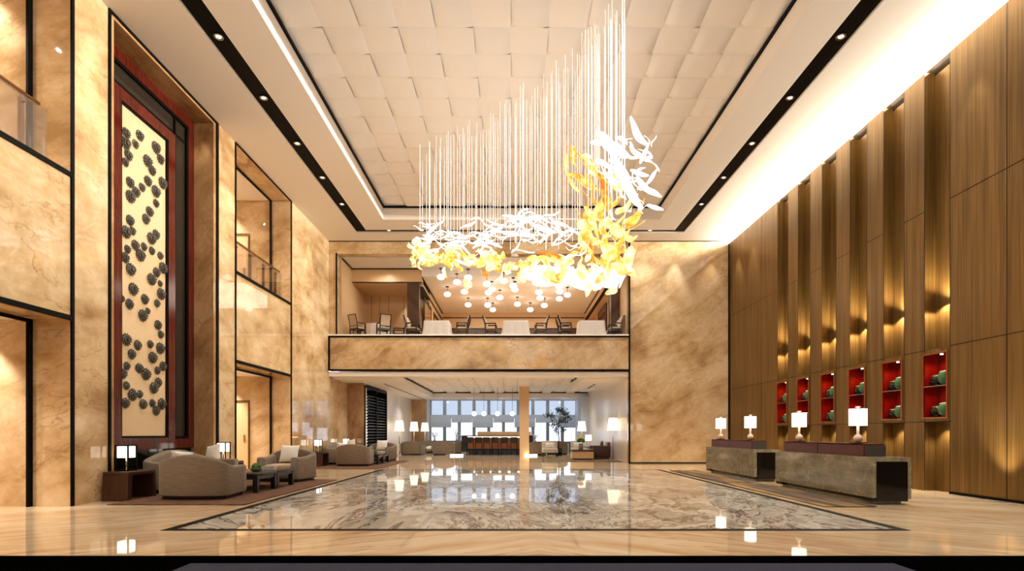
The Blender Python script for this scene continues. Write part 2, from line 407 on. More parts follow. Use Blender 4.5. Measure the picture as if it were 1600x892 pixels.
# ---- right wall of bronze veneer
pit, w0 = 1.29, .67
W = MB(); XB = 9.30
W.box(XB, 9.42, -2.5, YB, 0, 1.5).box(XB, 9.42, -2.5, YB, 3.05, 9.08).box(9.44, 9.5, 10.9, 18.4, 1.4, 3.15)
edges = []
W.box(XR, XB, -2.5, 11.05, 0, 9.14).box(XR, XB, 11.05, 11.10, 1.5, 3.05)
for k in range(6):
    ya = 11.05+pit*k; yb = ya+w0
    W.box(XR, XB, yb, (ya+pit if k < 5 else YB), 0, 1.5).box(XR, XB, yb, (ya+pit if k < 5 else YB), 3.05, 9.14).box(XR, XB, yb+.05, (ya+pit+.05 if k < 5 else YB), 1.5, 3.05)
    # band that carries the display niche: frame pieces around a 0.63 m opening
    W.box(XR, XB, ya+.05, yb+.05, 1.50, 1.56); W.box(XR, XB, ya+.05, yb+.05, 2.98, 3.05)
    edges.append((ya, yb))
# cut the back plate where niches go through: plate is only behind; niches stay in front of it
struct('wall_right', W, M['bronze'])
struct('wall_right_cavity', MB().box(9.95, 10.1, -2.5, YB+.4, 0, 9.6).box(9.42, 9.95, -2.5, -2.4, 0, 9.6), M['ceil'])
J = MB()                                          # shadow gaps between the panels
def seg(y0, y1, z): J.box(XR-.003, XR+.002, y0, y1, z-.008, z+.008)
for z in (6.1, 3.06):
    seg(-2.4, 11.05, z); seg(edges[-1][1], YB, z)
    for k in range(5): seg(edges[k][1], edges[k+1][0], z)
for z in (1.5,): seg(11.0, edges[-1][1]+.1, z)
for y in (9.78, 8.51, 7.24, 5.97, 19.37): J.box(XR-.003, XR+.002, y-.007, y+.007, 0, 9.13)
for (ya, yb) in edges:
    J.box(XR-.003, XR+.002, ya-.012, ya, 0, 9.13); J.box(XR-.003, XR+.002, yb, yb+.012, 0, 9.13)
trim(J, M['dark_metal'])
struct('baseboard_right', MB().box(XR-.02, XR, -2.4, 11.05, 0, .05).box(XR-.02, XR, edges[-1][1], YB, 0, .05), M['black_trim'])

# ---- back wall, mezzanine edge, lounge and restaurant shells
W = MB()
W.box(4.92, 10.1, YB, YB+.4, 0, ZC+.3)
W.box(-8.2, 4.92, YB, YB+.4, 8.70, ZC+.3)
W.box(-8.2, -7.23, YB, YB+.4, 5.3, 8.70)
struct('wall_back', W, M['marble'])
struct('wall_back_fascia', MB().box(XL, 4.92, YB-.05, YB+.35, 3.86, 5.27), M['marble'])
t = MB(); y0, y1 = YB-.08, YB-.02
t.box(XL, 4.92, y0, y1, 5.22, 5.285).box(XL, 4.92, y0, y1, 3.84, 3.90).box(XL, XL+.07, y0, y1, 3.90, 5.22)
t.box(4.88, 4.945, y0, y1, 0, ZC).box(-7.25, -7.20, YB-.03, YB+.02, 5.3, 8.73)
trim(t)
trim(MB().box(XR-.05, XR, YB-.03, YB, 0, 9.1).box(XL, XR, YB-.02, YB, ZC-.03, ZC))
trim(MB().rbox(XL, 4.88, YB-.1, YB+.2, 5.285, 5.345, .008, 1), M['ceramic_white'])
struct('baseboard_back', MB().box(4.95, XR, YB-.02, YB, 0, .05), M['black_trim'])
struct('window_restaurant', MB().box(-7.20, 4.90, YB+.14, YB+.155, 5.34, 8.70), M['glass'])

# ---- ceiling: outer plate, black light slots, raised tray with quilted panels
tx0, tx1, ty0, ty1 = -4.76, 5.56, -1.6, 19.98
sl0, sl1, sr0, sr1, sf0, sf1 = -6.12, -5.69, 6.45, 6.88, 21.0, 21.25
S = MB(); zt = ZC+.14
S.box(XL, sl0, -2.5, YB, ZC, zt); S.box(sr1, 9.95, -2.5, YB, ZC, zt)
S.box(sl0, sr1, sf1, YB, ZC, zt)
S.box(sl1, tx0, -2.5, sf0, ZC, zt); S.box(tx1, sr0, -2.5, sf0, ZC, zt)
S.box(tx0, tx1, ty1, sf0, ZC, zt); S.box(tx0, tx1, -2.5, ty0, ZC, zt)
S.box(tx0-.1, tx0, ty0, ty1, zt, 9.95).box(tx1, tx1+.1, ty0, ty1, zt, 9.95).box(tx0-.1, tx1+.1, ty1, ty1+.1, zt, 9.95).box(tx0-.1, tx1+.1, ty0-.1, ty0, zt, 9.95)
struct('ceiling', S, M['ceil'])
S = MB()
for (x0, x1, ya, yb) in ((sl0, sl1, -2.5, sf1), (sr0, sr1, -2.5, sf1), (sl1, sr0, sf0, sf1)):
    S.box(x0, x1, ya, yb, ZC+.05, ZC+.13)
struct('ceiling_slot', S, M['slot'])
t = MB(); z0, z1 = 9.66, 9.73
t.box(tx0, tx0+.05, ty0, ty1, z0, z1).box(tx1-.05, tx1, ty0, ty1, z0, z1).box(tx0+.05, tx1-.05, ty1-.05, ty1, z0, z1).box(tx0+.05, tx1-.05, ty0, ty0+.05, z0, z1)
trim(t)
def quilt(x0, x1, ya, yb, z, nx, ny, amp):
    mb = MB(); dx = (x1-x0)/nx; dy = (yb-ya)/ny
    for i in range(nx):
        for j in range(ny):
            k = (i+j) % 2; n = 6
            def fn(u, v, i=i, j=j, k=k):
                e = (1-(2*u-1)**8)*(1-(2*v-1)**8)
                d = amp*.30*e
                d += amp*((.05+.75*v) if k else (.75-.55*v))*min(1, 12*min(u,1-u,v,1-v)) if k else amp*.25*u
                return (x0+dx*(i+u), ya+dy*(j+v), z-d)
            mb.grid(fn, n, n)
    mb.box(x0-.05, x1+.05, ya-.05, yb+.05, z+.02, z+.12)
    return mb
struct('ceiling_quilted', quilt(tx0, tx1, ty1-.794*27, ty1, 9.80, 13, 27, .13), M['ceil'])

# lounge below the mezzanine
YL = 37.0
struct('wall_lounge_left', MB().box(-8.2, -6.8, 24.8, 25.25, 0, 3.9).box(-7.4, -6.8, 29.3, YL, 0, 3.9).box(-7.4, -7.2, 25.25, 29.3, 0, 3.9), M['white_wall'])
struct('wall_lounge_stone', MB().box(-8.2, -6.79, 24.74, 24.8, 0, 3.56), M['marble_brown'])
struct('wall_lounge_right', MB().box(4.98, 5.4, YB+.4, YL, 0, 3.9), M['white_wall'])
struct('wall_lounge_pier', MB().box(4.45, 4.98, 33.9, YL, 0, 3.6), M['steel_blue'])
struct('wall_lounge_pier_left', MB().box(-6.8, -5.82, YL-.25, YL, 0, 3.6), M['marble_brown'])
zl = 3.55
S = MB()
S.box(-7.56, 4.915, YB+.01, 22.75, 3.62, 3.80); S.box(-8.2, -5.03, 22.75, 24.9, 3.57, 3.80)
S.box(-8.2, -5.03, 24.9, YL, zl+.02, 3.80); S.box(-5.03, 5.4, 34.7, YL, zl+.02, 3.80)
S.box(3.1, 5.4, 22.75, 27.5, zl, 3.80); S.box(5.0, 5.4, 27.5, 34.7, zl, 3.80)
S.box(-8.2, 5.4, YB+.35, YL, 4.2, 4.3)
S.box(-5.13, -5.03, 22.75, 34.7, 3.8, 4.2).box(-5.03, 5.4, 34.7, 34.8, 3.8, 4.2).box(-5.03, 5.4, 22.65, 22.75, 3.8, 4.2)
struct('ceiling_lounge', S, M['ceil'])
struct('ceiling_lounge_quilted', quilt(-5.0, 5.0, 22.77, 34.65, 4.02, 13, 15, .17), M['ceil'])
t = MB(); t.box(-5.03, -4.99, 22.75, 34.7, 3.86, 3.93).box(-4.99, 5.0, 34.66, 34.7, 3.86, 3.93).box(3.06, 3.1, 22.75, 27.5, 3.86, 3.93)
t.box(-5.97, -5.83, 22.4, YL-.1, 3.555, 3.575) if False else None
t.box(-5.95, -5.87, 24.95, YL-.3, 3.563, 3.572); t.box(3.9, 3.97, 24.95, 27.4, 3.543, 3.551)
trim(t)
struct('floor_mezzanine', MB().box(-8.2, 5.4, YB+.35, 33, 5.0, 5.3), M['tan'])
# window wall of the lounge
W = MB(); W.box(-6.9, 5.4, YL, YL+.25, 3.60, 4.3).box(-6.9, 5.4, YL, YL+.25, 0, .62).box(-6.9, -5.60, YL, YL+.25, .62, 3.6).box(4.60, 5.4, YL, YL+.25, .62, 3.6)
struct('wall_window_side', W, M['steel_blue'])
for k in range(10):
    x0 = -5.60+1.02*k; x1 = x0+1.02
    f = MB(); y0, y1 = YL+.02, YL+.2
    f.box(x0, x0+.11, y0, y1, .62, 3.6).box(x1-.11, x1, y0, y1, .62, 3.6).box(x0+.11, x1-.11, y0, y1, .62, .70).box(x0+.11, x1-.11, y0, y1, 2.32, 2.42).box(x0+.11, x1-.11, y0, y1, 3.52, 3.6)
    o = struct('window_%d' % (k+1), f, M['mullion'])
    MB().box(x0+.11, x1-.11, YL+.1, YL+.11, .70, 2.32).build('lower_pane', M['glass_lite'], o)
    MB().box(x0+.11, x1-.11, YL+.1, YL+.11, 2.42, 3.52).build('upper_pane', M['glass_blue'], o)
for k, zb in enumerate((1.68, 2.02, 1.66, 2.02, 1.68, 2.0, 1.66)):
    x0 = -5.55+1.45*k
    b = thing('roman_blind', 'pale grey blind across the lounge windows, %s from the left%s' % (ORD[k], ', hanging lower than its neighbours' if zb < 1.8 else ', drawn shorter'), 'blind', (x0+.725, YL-.05, zb), 0, 'blinds on the lounge windows')
    MB().grid(lambda u, v, h=2.48-zb: (-.715+1.43*u, .012*math.sin(v*h*14), h*v), 2, 10).grid(lambda u, v, h=2.48-zb: (-.715+1.43*u, .012*math.sin(v*h*14)+.012, h*v), 2, 10).build('cloth', M['blind'], b)
    MB().box(-.72, .72, -.015, .025, -.02, .012).build('bottom_bar', M['mullion'], b)
    MB().box(-.72, .72, -.02, .035, 2.46-zb, 2.53-zb).build('head_rail', M['blind'], b)
# square stone pillar in the lounge
struct('wall_pillar', MB().rbox(.50, 1.03, 29.9, 30.4, 0, 4.02, .01, 1), M['tan'])

# restaurant on the mezzanine
YR = 31.3
W = MB(); W.box(-7.6, -7.15, YB+.4, 26.7, 5.3, 8.9)
W.box(-7.15, -4.4, 26.5, 26.7, 5.3, 8.9)
W.box(-4.6, -4.05, 26.7, YR, 5.3, 8.9)
W.box(-4.6, 4.9, YR, YR+.2, 5.3, 8.9)
W.box(4.9, 5.4, YB+.4, YR, 5.3, 8.9)
struct('wall_restaurant', W, M['tan'])
struct('wall_restaurant_header', MB().box(-7.15, -4.0, 24.1, 26.5, 8.06, 8.72).box(-4.4, -4.0, 24.4, YR, 7.93, 8.72).box(4.34, 4.9, 24.2, YR, 7.93, 8.72), M['tan'])
struct('wall_pillar_dark', MB().box(-4.67, -4.13, 24.1, 24.45, 5.3, 8.06), M['brown_panel'])
struct('wall_pillar_brown', MB().box(4.50, 4.9, 24.0, 24.4, 5.3, 8.06), M['brown_panel'])
struct('ceiling_restaurant', MB().box(-7.2, 5.0, YB+.4, 24.1, 8.68, 8.75).box(-4.0, 4.34, 24.1, YR, 8.30, 8.38).box(-4.0, 4.34, 24.05, 24.1, 8.30, 8.7).box(4.34, 5.0, 24.1, YR, 8.68, 8.75).box(-4.6,-4,24.1,YR,8.72,8.8), M['ceil'])
t = MB()
t.box(-4.0, -3.97, 24.1, YR, 8.24, 8.30).box(4.31, 4.34, 24.1, YR, 8.24, 8.30).box(-3.97, 4.31, YR-.03, YR, 7.98, 8.03)
t.box(-7.15, -4.0, 24.07, 24.1, 8.63, 8.68).box(-7.15, -7.12, YB+.42, 24.07, 8.62, 8.68).box(-7.14, -4.0, 24.09, 24.13, 8.03, 8.07)
t.box(-4.6, -3.99, 24.38, YR, 7.90, 7.93).box(4.33, 4.5, 24.2, YR, 7.90, 7.93).box(-3.97, 4.31, YR-.02, YR, 7.36, 7.40)
for x in (-6.9, -6.5, -6.05, -5.3, -5.0): t.box(x, x+.012, 26.49, 26.5, 5.3, 8.06)
trim(t)
t = MB()
for (x, ya, yb, ztop) in ((-4.05, 24.9, 27.2, 7.6), (-4.05, 28.0, 30.4, 7.6)):
    t.box(x, x+.03, ya, ya+.15, 5.3, ztop).box(x, x+.03, yb-.15, yb, 5.3, ztop).box(x, x+.03, ya+.15, yb-.15, ztop-.15, ztop)
trim(t)
struct('wall_restaurant_inset', MB().box(-4.05, -4.03, 25.05, 27.05, 5.3, 7.45).box(-4.05, -4.03, 28.15, 30.25, 5.3, 7.45), M['marble_brown'])
struct('wall_restaurant_wainscot', MB().box(-4.0, 4.3, YR-.015, YR, 5.3, 7.36), M['brown_panel'])
# doors along the right side of the restaurant
d = struct('door_5', MB().box(4.82, 4.9, 25.0, 26.2, 5.3, 7.75), M['redwood'])
MB().box(4.80, 4.9, 24.9, 25.0, 5.3, 7.85).box(4.80, 4.9, 26.2, 26.3, 5.3, 7.85).box(4.80, 4.9, 25.0, 26.2, 7.75, 7.85).build('door_frame', M['brown_panel'], d)
d = struct('door_6', MB().box(4.82, 4.9, 27.2, 29.4, 5.3, 7.75), M['redwood'])
MB().box(4.80, 4.9, 27.1, 27.2, 5.3, 7.85).box(4.80, 4.9, 29.4, 29.5, 5.3, 7.85).box(4.80, 4.9, 27.2, 29.4, 7.75, 7.85).build('door_frame', M['brown_panel'], d)
# ------------------------------------------------------------------ wall art with charcoal flowers
art = thing('wall_relief', 'tall cream panel of dark flower rosettes in a red wood frame', 'wall art', (-8.13, 11.85, .9))
y0, y1 = -1.0, 1.0                                # outer frame of the panel, local y
pl = lambda a0,a1,b0,b1: (.02, .14, a0, a1, b0, b1)
MB().frame(-1.12, .90, 0, 7.45, .25, pl).build('panel_frame', M['redwood'], art)
MB().frame(-.87, .65, .25, 7.20, .045, lambda a0,a1,b0,b1: (.02, .125, a0, a1, b0, b1)).build('inner_border', M['black_trim'], art)
MB().box(.02, .09, -.825, .605, .295, 7.155).build('canvas', M['canvas'], art)
MB().frame(-1.77, 1.75, .0, 8.23, .22, lambda a0,a1,b0,b1: (.0, .08, a0, a1, b0, b1)).build('outer_frame', M['redwood'], art)
MB().frame(-1.55, 1.53, .22, 8.01, .06, lambda a0,a1,b0,b1: (.0, .07, a0, a1, b0, b1)).build('outer_border', M['black_trim'], art)
MB().box(.0, .012, -1.49, 1.47, .28, 7.95).build('smoked_glass', M['dark_glass'], art)
MB().box(.012, .03, -1.49, 1.47, 7.55, 7.60).box(.012, .05, 1.02, 1.06, .28, 7.95).build('glass_joint', M['black_trim'], art)
# one flower, then copies
fl = MB()
for (n, r, ln, z, tilt) in ((12, .80, .30, .10, .35), (10, .54, .30, .26, .7), (7, .30, .26, .40, 1.05)):
    for k in range(n):
        a = 2*PI*(k+.5*(n%3))/n
        d = Vector((0, math.cos(a), math.sin(a)))
        up = Vector((1,0,0)); ax = (d*math.cos(tilt)+up*math.sin(tilt)).normalized(); sd = up.cross(d); nr = ax.cross(sd)
        Mx = Matrix.Translation(up*z+d*r*.72) @ Matrix((( ax.x, sd.x, nr.x),(ax.y, sd.y, nr.y),(ax.z, sd.z, nr.z))).to_4x4()
        fl.ball(None, .5, 6, 4, .0, .0, 1, None) if False else None
        tmp = MB().ball((0,0,0), 1, 6, 4)
        fl.add([Mx@Vector((v[0]*.28, v[1]*.13, v[2]*.10)) for v in tmp.v], tmp.f, True)
fl.ball((.40,0,0), .17, 8, 6); fl.lathe([(.5,0),(.45,.12),(.2,.3)], 10) if False else None
fl.add([Matrix.Rotation(PI/2,4,'Y')@Vector(v) for v in MB().lathe([(.62,0),(.6,.14),(.35,.34),(.12,.42)],12).v], MB().lathe([(.62,0),(.6,.14),(.35,.34),(.12,.42)],12).f, True)
fme = fl.mesh('flower', M['rosette'])
sz = {'S': .100, 'M': .122, 'L': .148, 'X': .175}
ros = [(170,160,5.25,'146,254,L 141,334,X 164,434,L 140,492,M 222,342,M 258,272,L 389,370,X 427,466,L 321,482,X 358,557,L 178,655,L 180,772,X 227,735,L 277,697,M 324,645,L 388,730,X 392,828,M 444,662,X'),
 (170,320,4.956,'320,52,L 291,110,L 168,120,L 136,210,X 188,202,M 333,260,X 368,230,L 208,312,L 276,324,M 337,356,M 149,344,M 130,410,L 248,390,X 403,394,M 172,500,X 422,488,X 373,522,L 333,576,X 402,610,S 192,652,X 407,690,X 107,726,S 163,768,L 282,730,L 378,762,M 306,822,S 265,856,X'),
 (170,480,3.717,'288,103,L 305,158,M 104,188,X 170,220,L 244,215,M 136,272,L 300,238,X 256,292,X 108,341,M 84,385,L 179,353,L 219,388,X 285,367,M 316,342,L 105,455,M 264,468,X 289,436,L 140,508,X 182,505,M 99,556,L 202,563,L 256,557,M 309,560,X 278,600,L')]
for ox, oy, sc, txt in ros:
    for it in txt.split():
        px, py, k = it.split(','); px = ox+float(px)/sc; py = oy+float(py)/sc
        X = -8.13+.115; D = F*X/(px-798); z = H+(677-py)*D/F
        o = bpy.data.objects.new('flower', fme); C.objects.link(o); o.parent = art
        s = sz[k]; o.location = (.088, D-11.85, z-.9); o.scale = (s,s,s); o.rotation_euler = (R.uniform(0,6.28),0,0)

# ------------------------------------------------------------------ display niches with bowls on the bronze wall
RANK = ['nearest', 'second nearest', 'third nearest', 'third farthest', 'second farthest', 'farthest']
for k, (ya, yb) in enumerate(edges):
    yc = (ya+yb)/2+.05
    n = thing('display_niche', '%s of the six copper-framed red display niches in the bronze wall' % RANK[k], 'niche', (XR, yc, 1.565), 0, 'red display niches')
    w = .31; h = 1.41
    MB().frame(-w-.035, w+.035, 0, h, .03, lambda a0,a1,b0,b1: (-.02, .34, a0, a1, b0, b1)).build('frame', M['copper'], n)
    b = MB()
    for q in range(4): b.box(.322 if q%2 else .315, .345, -w+q*.155, -w+(q+1)*.155, .03, h-.03)
    b.build('back_panel', M['red'], n)
    MB().box(-.015, .315, w-.012, w+.005, .03, h-.03).build('side_panel', M['red'], n)
    MB().box(.309, .3145, -w+.013, .02, .71, h-.03).build('orange_panel', M['lit_red'], n)  # warm light on the red back, painted as an orange patch
    MB().box(-.015, .315, -w-.005, -w+.012, .03, h-.03).build('inner_side_panel', M['red'], n)
    MB().box(-.012, .31, -w+.013, w-.013, .685, .705).build('shelf', M['chrome'], n)
    MB().lathe([(.03,-.012),(.03,.0)], 12, (.14,.0,h-.03)).build('spotlight', M['lampface'], n)
    for sh, z in (('upper', 1.565+.7055), ('lower', 1.565+.0305)):
        for who, yy, mat_, rim, ccol in (('green', -.125, 'green', 'pale_rim', 'celadon green'), ('dark', .168, 'dark_green', 'gold_rim', 'black')):
            rad = .145
            b = thing('lidded_bowl', '%s round bowl on the %s shelf of the %s red niche' % (ccol+(' gold-rimmed' if who=='dark' else ' glazed'), sh, RANK[k]), 'bowl', (XR+(.148 if who == 'green' else .18), yc+yy, z), 0, 'bowls in the red niches')
            q_ = 1.08 if who == 'green' else .85; MB().lathe([(a_*q_, b_*q_) for a_, b_ in [(.06,0),(.08,.012),(.118,.05),(.142,.115),(.146,.165),(.136,.22),(.116,.255)]], 24).build('body', M[mat_], b)
            MB().lathe([(a_*q_, b_*q_) for a_, b_ in [(.117,.255),(.119,.264),(.10,.276),(.06,.286),(.02,.29)]], 24).build('rim', M[rim], b)
    spot((XR+.06, yc, 1.565+h-.05), (XR+.16, yc-.02, 1.6), 10, 140, .8, (1,.86,.66), .02); spot((XR+.04, yc, 1.565+.66), (XR+.16, yc, 1.6), 5, 140, .8, (1,.86,.66), .02)

# ------------------------------------------------------------------ downlights in the black slots
dl = []
base = None
def downlight(x, y, lab, grp, e=400):
    global base
    if base is None:
        base = thing('downlight', lab, 'downlight', (x,y,ZC+.05), 0, grp)
        MB().lathe([(.055,0),(.095,0),(.095,-.03),(.085,-.035),(.06,-.03),(.055,0)], 20).build('trim_ring', M['chrome'], base)
        MB().lathe([(.056,-.005),(.05,-.018),(.01,-.02)], 16).build('lamp', M['lampface'], base)
    else: dup(base, (x,y,ZC+.05), 0, lab, grp)
    spot((x, y, ZC-.02), (x, y, 0), e, 110, .85, (1,.96,.89), .08)
ys = [18.7, 16.76, 14.79, 12.78, 10.81, 8.83, 6.85, 4.87, 2.9]
for side, x in (('left', -5.9), ('right', 6.67)):
    for i, y in enumerate(ys):
        if i < 5: downlight(x, y, 'round downlight in the %s black ceiling slot, %s from the back wall' % (side, ORD[i]), 'downlights in the black slots', 400 if side == 'right' else 280)
        else: spot((x, y, ZC-.02), (x, y, 0), 400 if side == 'right' else 240, 110, .85, (1,.96,.89), .08)
for i, x in enumerate((-4.81, -2.75, -.69, 1.37, 3.44, 5.5)):
    downlight(x, 21.12, 'round downlight in the far black ceiling slot, %s from the left' % ORD[i], 'downlights in the black slots')

# ------------------------------------------------------------------ chandelier
ch = thing('chandelier', 'huge chandelier of white glass ribbons and amber flames hung on glowing rods', 'chandelier', (0, 13, 9.72))
def ribbon(L, w, curl, twist, th=.006, taper=1., n=8, wave=0.):
    """a bent glass strip along +x, thick"""
    mb = MB(); vs = []; fs = []
    p = Vector((-L/2,0,0)); ang = -curl/2
    for i in range(n+1):
        u = i/n; t = twist*(u-.5)
        wd = w*(math.sin(PI*(.12+.80*u))**taper)/2+.004
        sd = Vector((0, math.cos(t), math.sin(t))); nn = Vector((-math.sin(ang), -math.sin(t)*math.cos(ang), math.cos(t)*math.cos(ang)))
        q = p+Vector((0,0,wave*math.sin(u*2*PI)))
        for a, b in ((1,1),(-1,1),(-1,-1),(1,-1)): vs.append(q+sd*wd*a+nn*th*b)
        p = p+Vector((math.cos(ang),0,math.sin(ang)))*(L/n); ang += curl/n
    for i in range(n):
        for k in range(4): fs.append((i*4+k, i*4+(k+1)%4, i*4+4+(k+1)%4, i*4+4+k))
    fs.append((3,2,1,0)); m = n*4; fs.append((m,m+1,m+2,m+3))
    return mb.add(vs, fs, True)
R = random.Random(5)
wm = [ribbon(R.uniform(.45,.8), R.uniform(.06,.115), R.uniform(-1.6,1.6), R.uniform(-2.5,2.5), wave=R.uniform(-.08,.08)) for _ in range(10)]
am = [ribbon(R.uniform(.35,.65), R.uniform(.16,.30), R.uniform(-2.2,2.2), R.uniform(-1.5,1.5), wave=R.uniform(-.05,.05), n=10) for _ in range(10)]
fm = [ribbon(R.uniform(.7,1.05), R.uniform(.18,.26), R.uniform(-2.0,2.0), R.uniform(-2.,2.), n=14, taper=1.3, wave=R.uniform(-.12,.12)) for _ in range(6)]
wide = [ribbon(R.uniform(.5,.9), R.uniform(.13,.22), R.uniform(-1.8,1.8), R.uniform(-2.5,2.5), n=12, wave=R.uniform(-.1,.1)) for _ in range(8)]
pm = [ribbon(R.uniform(.34,.5), R.uniform(.26,.36), R.uniform(-.5,.5), R.uniform(-.5,.5), taper=.25, n=3) for _ in range(5)]
CH = Vector((0,13,9.72))
def rotm(ax, ay, az): return Matrix.Rotation(az,4,'Z')@Matrix.Rotation(ay,4,'Y')@Matrix.Rotation(ax,4,'X')
def place_set(name, shapes, mat_, spots):
    """the first 100 are parts of their own, the rest one part"""
    meshes = [s.mesh(name, mat_) for s in shapes]
    rest = MB()
    for i, (p, rot, sc) in enumerate(spots):
        q = R.randrange(len(shapes))
        if i < 96:
            o = bpy.data.objects.new(name, meshes[q]); C.objects.link(o); o.parent = ch
            o.location = p-CH; o.rotation_euler = rot; o.scale = (sc,)*3
        else:
            Mx = Matrix.Translation(p-CH)@rotm(*rot)@Matrix.Scale(sc,4)
            rest.add([Mx@Vector(v) for v in shapes[q].v], shapes[q].f, True)
    if rest.v:
        o = rest.build(name, mat_, ch); o['kind'] = 'stuff'
def Dx(px): return 16-(px-650)*5.5/330
def Ri(a, b): return R.uniform(a, b)
sp = []
for i in range(85):                              # the white stream along the top of the ring
    px = Ri(654, 905); u = (px-654)/251
    yc = 366+14*math.sin(u*7)+R.gauss(0, 15)
    sp.append((at(px, min(max(yc,340),408), Dx(px)+Ri(-.8,.5)), (Ri(-.6,.6), Ri(-.7,.7), Ri(-.5,.5)), Ri(.7,1.05)))
sw = []
for i in range(20):                               # white swirl at the top right
    u = i/25
    px = 935+Ri(-8,10)+70*u+18*math.sin(u*9); py = 205+105*u+Ri(-20,20)
    sw.append((at(px, py, 10.3+Ri(-.5,.5)), (Ri(-1.5,1.5), Ri(.2,1.2), Ri(-.6,.6)), Ri(.35,.7)))
for (px, py) in ((945,215),(955,225),(962,240),(950,255),(958,270),(970,255),(975,280),(985,232),(998,240),(1000,270),(1012,290),(1016,255),(1000,205),(1018,300),(990,305)):
    sw.append((at(px, py, 10.2+Ri(-.3,.3)), (Ri(-1,1), Ri(.3,1.1), Ri(-.5,.5)), Ri(.4,.85)))
for i in range(30):
    sw.append((at(Ri(955, 1026), Ri(205, 345), 10.2+Ri(-.5,.5)), (Ri(-3,3), Ri(-1.2,1.2), Ri(-1,1)), Ri(.22,.42)))
R.shuffle(sp)
place_set('glass_ribbon', wm, M['white_ribbon'], sp)
place_set('broad_ribbon', wide, M['white_ribbon'], sw)
sp = []
for i in range(165):                              # the amber stream below it
    px = Ri(648, 982); u = (px-648)/334
    yc = 392+40*min(1,u*1.25)**.8 - (22*max(0,(u-.82)/.18))
    sp.append((at(px, yc+R.gauss(0, 8+4*u), Dx(px)+Ri(-.5,.8)), (Ri(-3,3), Ri(-1.2,1.2), Ri(-3,3)), Ri(.55,.95)))
for i in range(40):
    px = Ri(905, 988); py = Ri(345, 425)
    sp.append((at(px, py, 10.6+Ri(-.5,.6)), (Ri(-3,3), Ri(-1.5,1.5), Ri(-3,3)), Ri(.5,.8)))
for i in range(20):
    sp.append((at(Ri(645,668), Ri(385,420), 16+Ri(-.5,.5)), (Ri(-3,3), Ri(-1.2,1.2), Ri(-3,3)), Ri(.5,.8)))
place_set('amber_petal', am, M['amber'], sp)
sp = []
for (px, py, ry, s) in ((893,245,1.1,.75),(897,272,1.2,.9),(912,285,.3,.8),(920,262,.7,1.0),(908,250,.8,.7),(938,278,.8,.9),(935,262,.7,.7),(958,286,.5,.8),(925,300,1.2,.9),(945,305,1.3,.9),(915,325,1.4,.8),(935,330,-1.2,.9),(955,325,-1.1,.9),(975,318,-.9,.8),(992,330,-1.0,.8),(985,345,-1.2,.7),(925,350,1.2,.8),(945,355,-1.3,.9),(965,350,-1.,.9),(950,380,1.3,.8),(975,375,-1.3,.8),(920,385,1.3,.8),(988,360,-.6,.6),(935,400,.5,.7),(960,400,.6,.7),(905,345,1.2,.6),(700,415,.4,.6),(775,405,-.3,.7),(860,400,.3,.7),(725,398,.5,.6)):
    sp.append((at(px, py, Dx(min(px,960))+Ri(-.4,.3)), (Ri(-.9,.9), ry, Ri(-.4,.4)), s))
place_set('flame_ribbon', fm, M['flame'], sp)
sp = []
for i in range(24):
    px = Ri(815, 975); py = 447-abs(px-905)*.16-Ri(0,16)
    sp.append((at(px, py, Dx(px)+Ri(-.3,.6)), (Ri(-3,3), Ri(-1.2,1.2), Ri(-3,3)), Ri(.7,1.1)))
place_set('crystal_plate', pm, M['white_ribbon'], sp)
# rods up to the ceiling
for i in range(96):
    if i < 62: px = 657+ (905-657)*(i+Ri(-.45,.45))/61; py = Ri(352, 395)
    else: px = Ri(905, 978); py = Ri(235, 400)
    D = Dx(px)+(Ri(-.25,.9) if i < 62 else Ri(-.5,.5))
    b = at(px, py, D)
    MB().cyl(0, 0, 0, 9.74-b.z, .005 if i % 4 else .0075, 5).build('suspension_rod', M['rod'], ch, Vector((b.x, b.y, b.z))-CH)
for (px, py) in ((670,385),(740,395),(800,400),(860,405),(910,400),(950,330)):
    pass
# ------------------------------------------------------------------ lobby furniture
R = random.Random(21)
def rug(name, x0, x1, y0, y1, m, label, poly=None):
    mb = MB()
    if poly:
        n = len(poly); vs = [(x,y,.0055) for x,y in poly]+[(x,y,.02) for x,y in poly]
        mb.add(vs, [tuple(range(n))[::-1], tuple(range(n,2*n))]+[(i,(i+1)%n,n+(i+1)%n,n+i) for i in range(n)])
    else: mb.rbox(x0, x1, y0, y1, .0055, .022, .006, 1)
    return tag(mb.build(name, m), label, 'rug')
rug('rug', -7.02, -4.62, 9.29, 14.3, M['rug_brown'], 'brown rug under the nearer sofa group on the left')
rug('rug', -7.02, -4.62, 18.75, 24.3, M['rug_brown'], 'brown rug under the farther sofa group on the left')
rug('rug', 5.30, 6.2, 9.04, 13.42, M['rug_purple'], 'purple grey rug with gold streaks along the nearer reception desk')
rug('rug', 5.30, 6.2, 13.57, 17.9, M['rug_purple'], 'purple grey rug along the farther reception desk')

